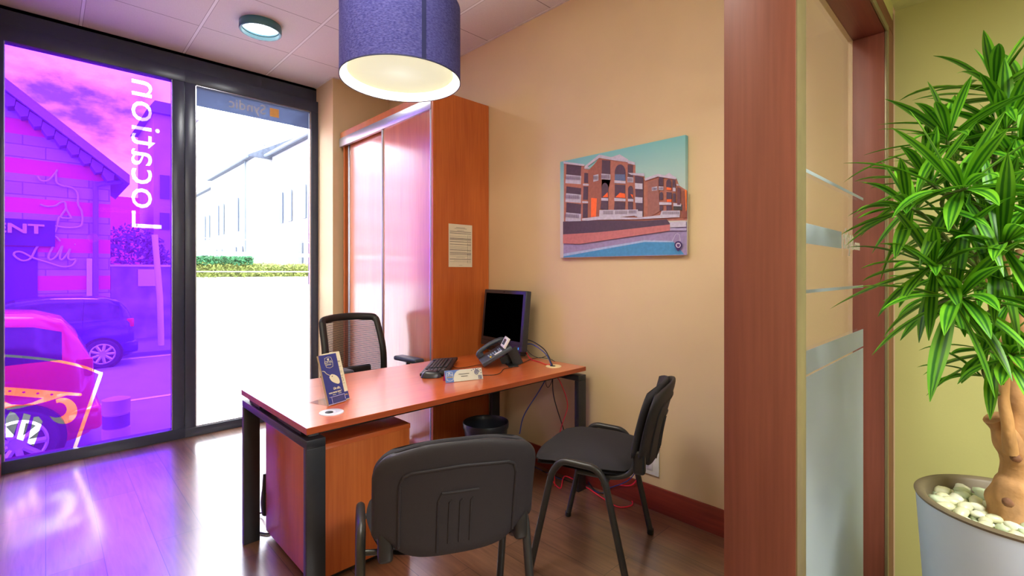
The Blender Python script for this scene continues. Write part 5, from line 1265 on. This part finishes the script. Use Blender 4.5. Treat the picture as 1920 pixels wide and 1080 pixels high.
# ------------------------------------------------------------------ world and lights
wd = bpy.data.worlds.new('sky'); scn.world = wd; wd.use_nodes = True; nt = wd.node_tree; L = nt.links.new
bg = nt.nodes['Background']; tc = nt.nodes.new('ShaderNodeTexCoord')
mp = nt.nodes.new('ShaderNodeMapping'); mp.inputs['Scale'].default_value = (1.0, 1.0, 1.8); mp.inputs['Location'].default_value = (.3, .1, .0); L(tc.outputs['Generated'], mp.inputs[0])
n = nt.nodes.new('ShaderNodeTexNoise'); n.inputs['Scale'].default_value = 3.2; n.inputs['Detail'].default_value = 9; n.inputs['Roughness'].default_value = .6; L(mp.outputs[0], n.inputs['Vector'])
sp = nt.nodes.new('ShaderNodeSeparateXYZ'); L(tc.outputs['Generated'], sp.inputs[0])
cr = nt.nodes.new('ShaderNodeValToRGB'); e = cr.color_ramp.elements; e[0].position = .44; e[0].color = (0, 0, 0, 1); e[1].position = .56; e[1].color = (1, 1, 1, 1); L(n.outputs['Fac'], cr.inputs[0])
gr = nt.nodes.new('ShaderNodeValToRGB'); g = gr.color_ramp.elements; g[0].position = 0; g[0].color = (2.6, 3.0, 3.8, 1); g[1].position = .8; g[1].color = (1.0, 1.6, 3.2, 1); L(sp.outputs['Z'], gr.inputs[0])
mx = nt.nodes.new('ShaderNodeMix'); mx.data_type = 'RGBA'; L(cr.outputs[0], mx.inputs[0]); L(gr.outputs[0], mx.inputs[6]); mx.inputs[7].default_value = (13, 13, 13.2, 1)
L(mx.outputs[2], bg.inputs['Color']); bg.inputs['Strength'].default_value = 1.5
def light(name, kind, loc, energy, color=(1, 1, 1), size=.5, rot=None, **k):
    l = bpy.data.lights.new(name, kind); l.energy = energy; l.color = color
    if kind == 'AREA':
        l.size = size; 
        if 'sy' in k: l.shape = 'RECTANGLE'; l.size_y = k['sy']
    elif kind in ('POINT', 'SPOT'): l.shadow_soft_size = size
    o = bpy.data.objects.new(name, l); COL.objects.link(o); o.location = loc
    if rot: o.rotation_euler = rot
    return o
# high soft sun from across the street
sd = Vector((-.10, -.42, -.90)).normalized()
sun = light('sun', 'SUN', (0, 10, 20), 7.0, (1, .97, .92)); sun.data.angle = math.radians(14); sun.rotation_euler = sd.to_track_quat('-Z', 'Y').to_euler()
# bulb of the drum lamp (above its diffuser)
light('lamp_bulb', 'POINT', (LX, LY, LZ+.14), 14, (1, .93, .78), .04)
# glow of the drum lamp downwards: under the diffuser, the size of the disc
a = light('lamp_glow', 'AREA', (LX, LY, LZ+.026), 9, (1, .95, .80), .40); a.data.shape = 'DISK'
a = light('ceiling_glow', 'AREA', (1.075, 3.625, ZC-.058), 9, (1, 1, .97), .2); a.data.shape = 'DISK'
# unseen ceiling panels added to brighten corridor and office; no such fittings known
def panel(x, y, z, sx, sy, e, col, label):
    t = thing('added_fill_panel', label, 'ceiling light', (x, y, z))
    BX('fill_panel_frame', (-sx/2-.02, -sy/2-.02, -.012), (sx/2+.02, sy/2+.02, -.001), M['white'], t)
    BX('fill_panel_diffuser', (-sx/2, -sy/2, -.014), (sx/2, sy/2, -.0125), mat('lit_fill_panel', (250, 250, 240), .5, emit=(250, 248, 236), estr=1.5), t)
    l = light('fill_panel_glow', 'AREA', (x, y, z-.018), e, col, sx, None, sy=sy)
panel(.9, -1.0, ZH, .6, .6, 88, (1, .99, .94), 'added square fill-light panel over the corridor behind the camera')
panel(.45, 1.2, ZC, .6, .6, 34, (1, .95, .86), 'added square fill-light panel over the front of the office')

gl = thing('added_fill_globe', 'invented globe lamp added to brighten the corridor behind the camera', 'lamp', (.55, -1.25, 1.85))  # invented globe, out of view, added to lift the green corridor wall
bm = NB(); tube(bm, [(0, 0, .10), (0, 0, ZH-1.851)], .004, 8); lathe(bm, [(.0001, .125), (.03, .12), (.035, .095)], 20); finish('cord', bm, M['black'], gl, True)
bm = NB(); lathe(bm, [(.10*math.sin(k*PI/16)+.0001, -.10*math.cos(k*PI/16)) for k in range(17)], 32); g_ = finish('fill_globe_glass', bm, glass_mat('fill_globe_opal', (.95, .95, .92), .3), gl, True)
light('globe_fill_light', 'POINT', (.55, -1.25, 1.85), 26, (1, .99, .93), .07)

# ------------------------------------------------------------------ camera
cam = bpy.data.cameras.new('camera'); co = bpy.data.objects.new('camera', cam); COL.objects.link(co); scn.camera = co
cam.sensor_width = 36; cam.lens = F/1920*36; cam.shift_y = -(540-CY)/1920; cam.clip_start = .02; cam.clip_end = 300
co.location = (0, 0, H); co.rotation_euler = (PI/2, 0, math.atan2(S, C)-PI/2)
vs = scn.view_settings; vs.view_transform = 'Standard'; vs.look = 'None'; vs.exposure = -.22; vs.gamma = 1; vs.use_curve_mapping = False
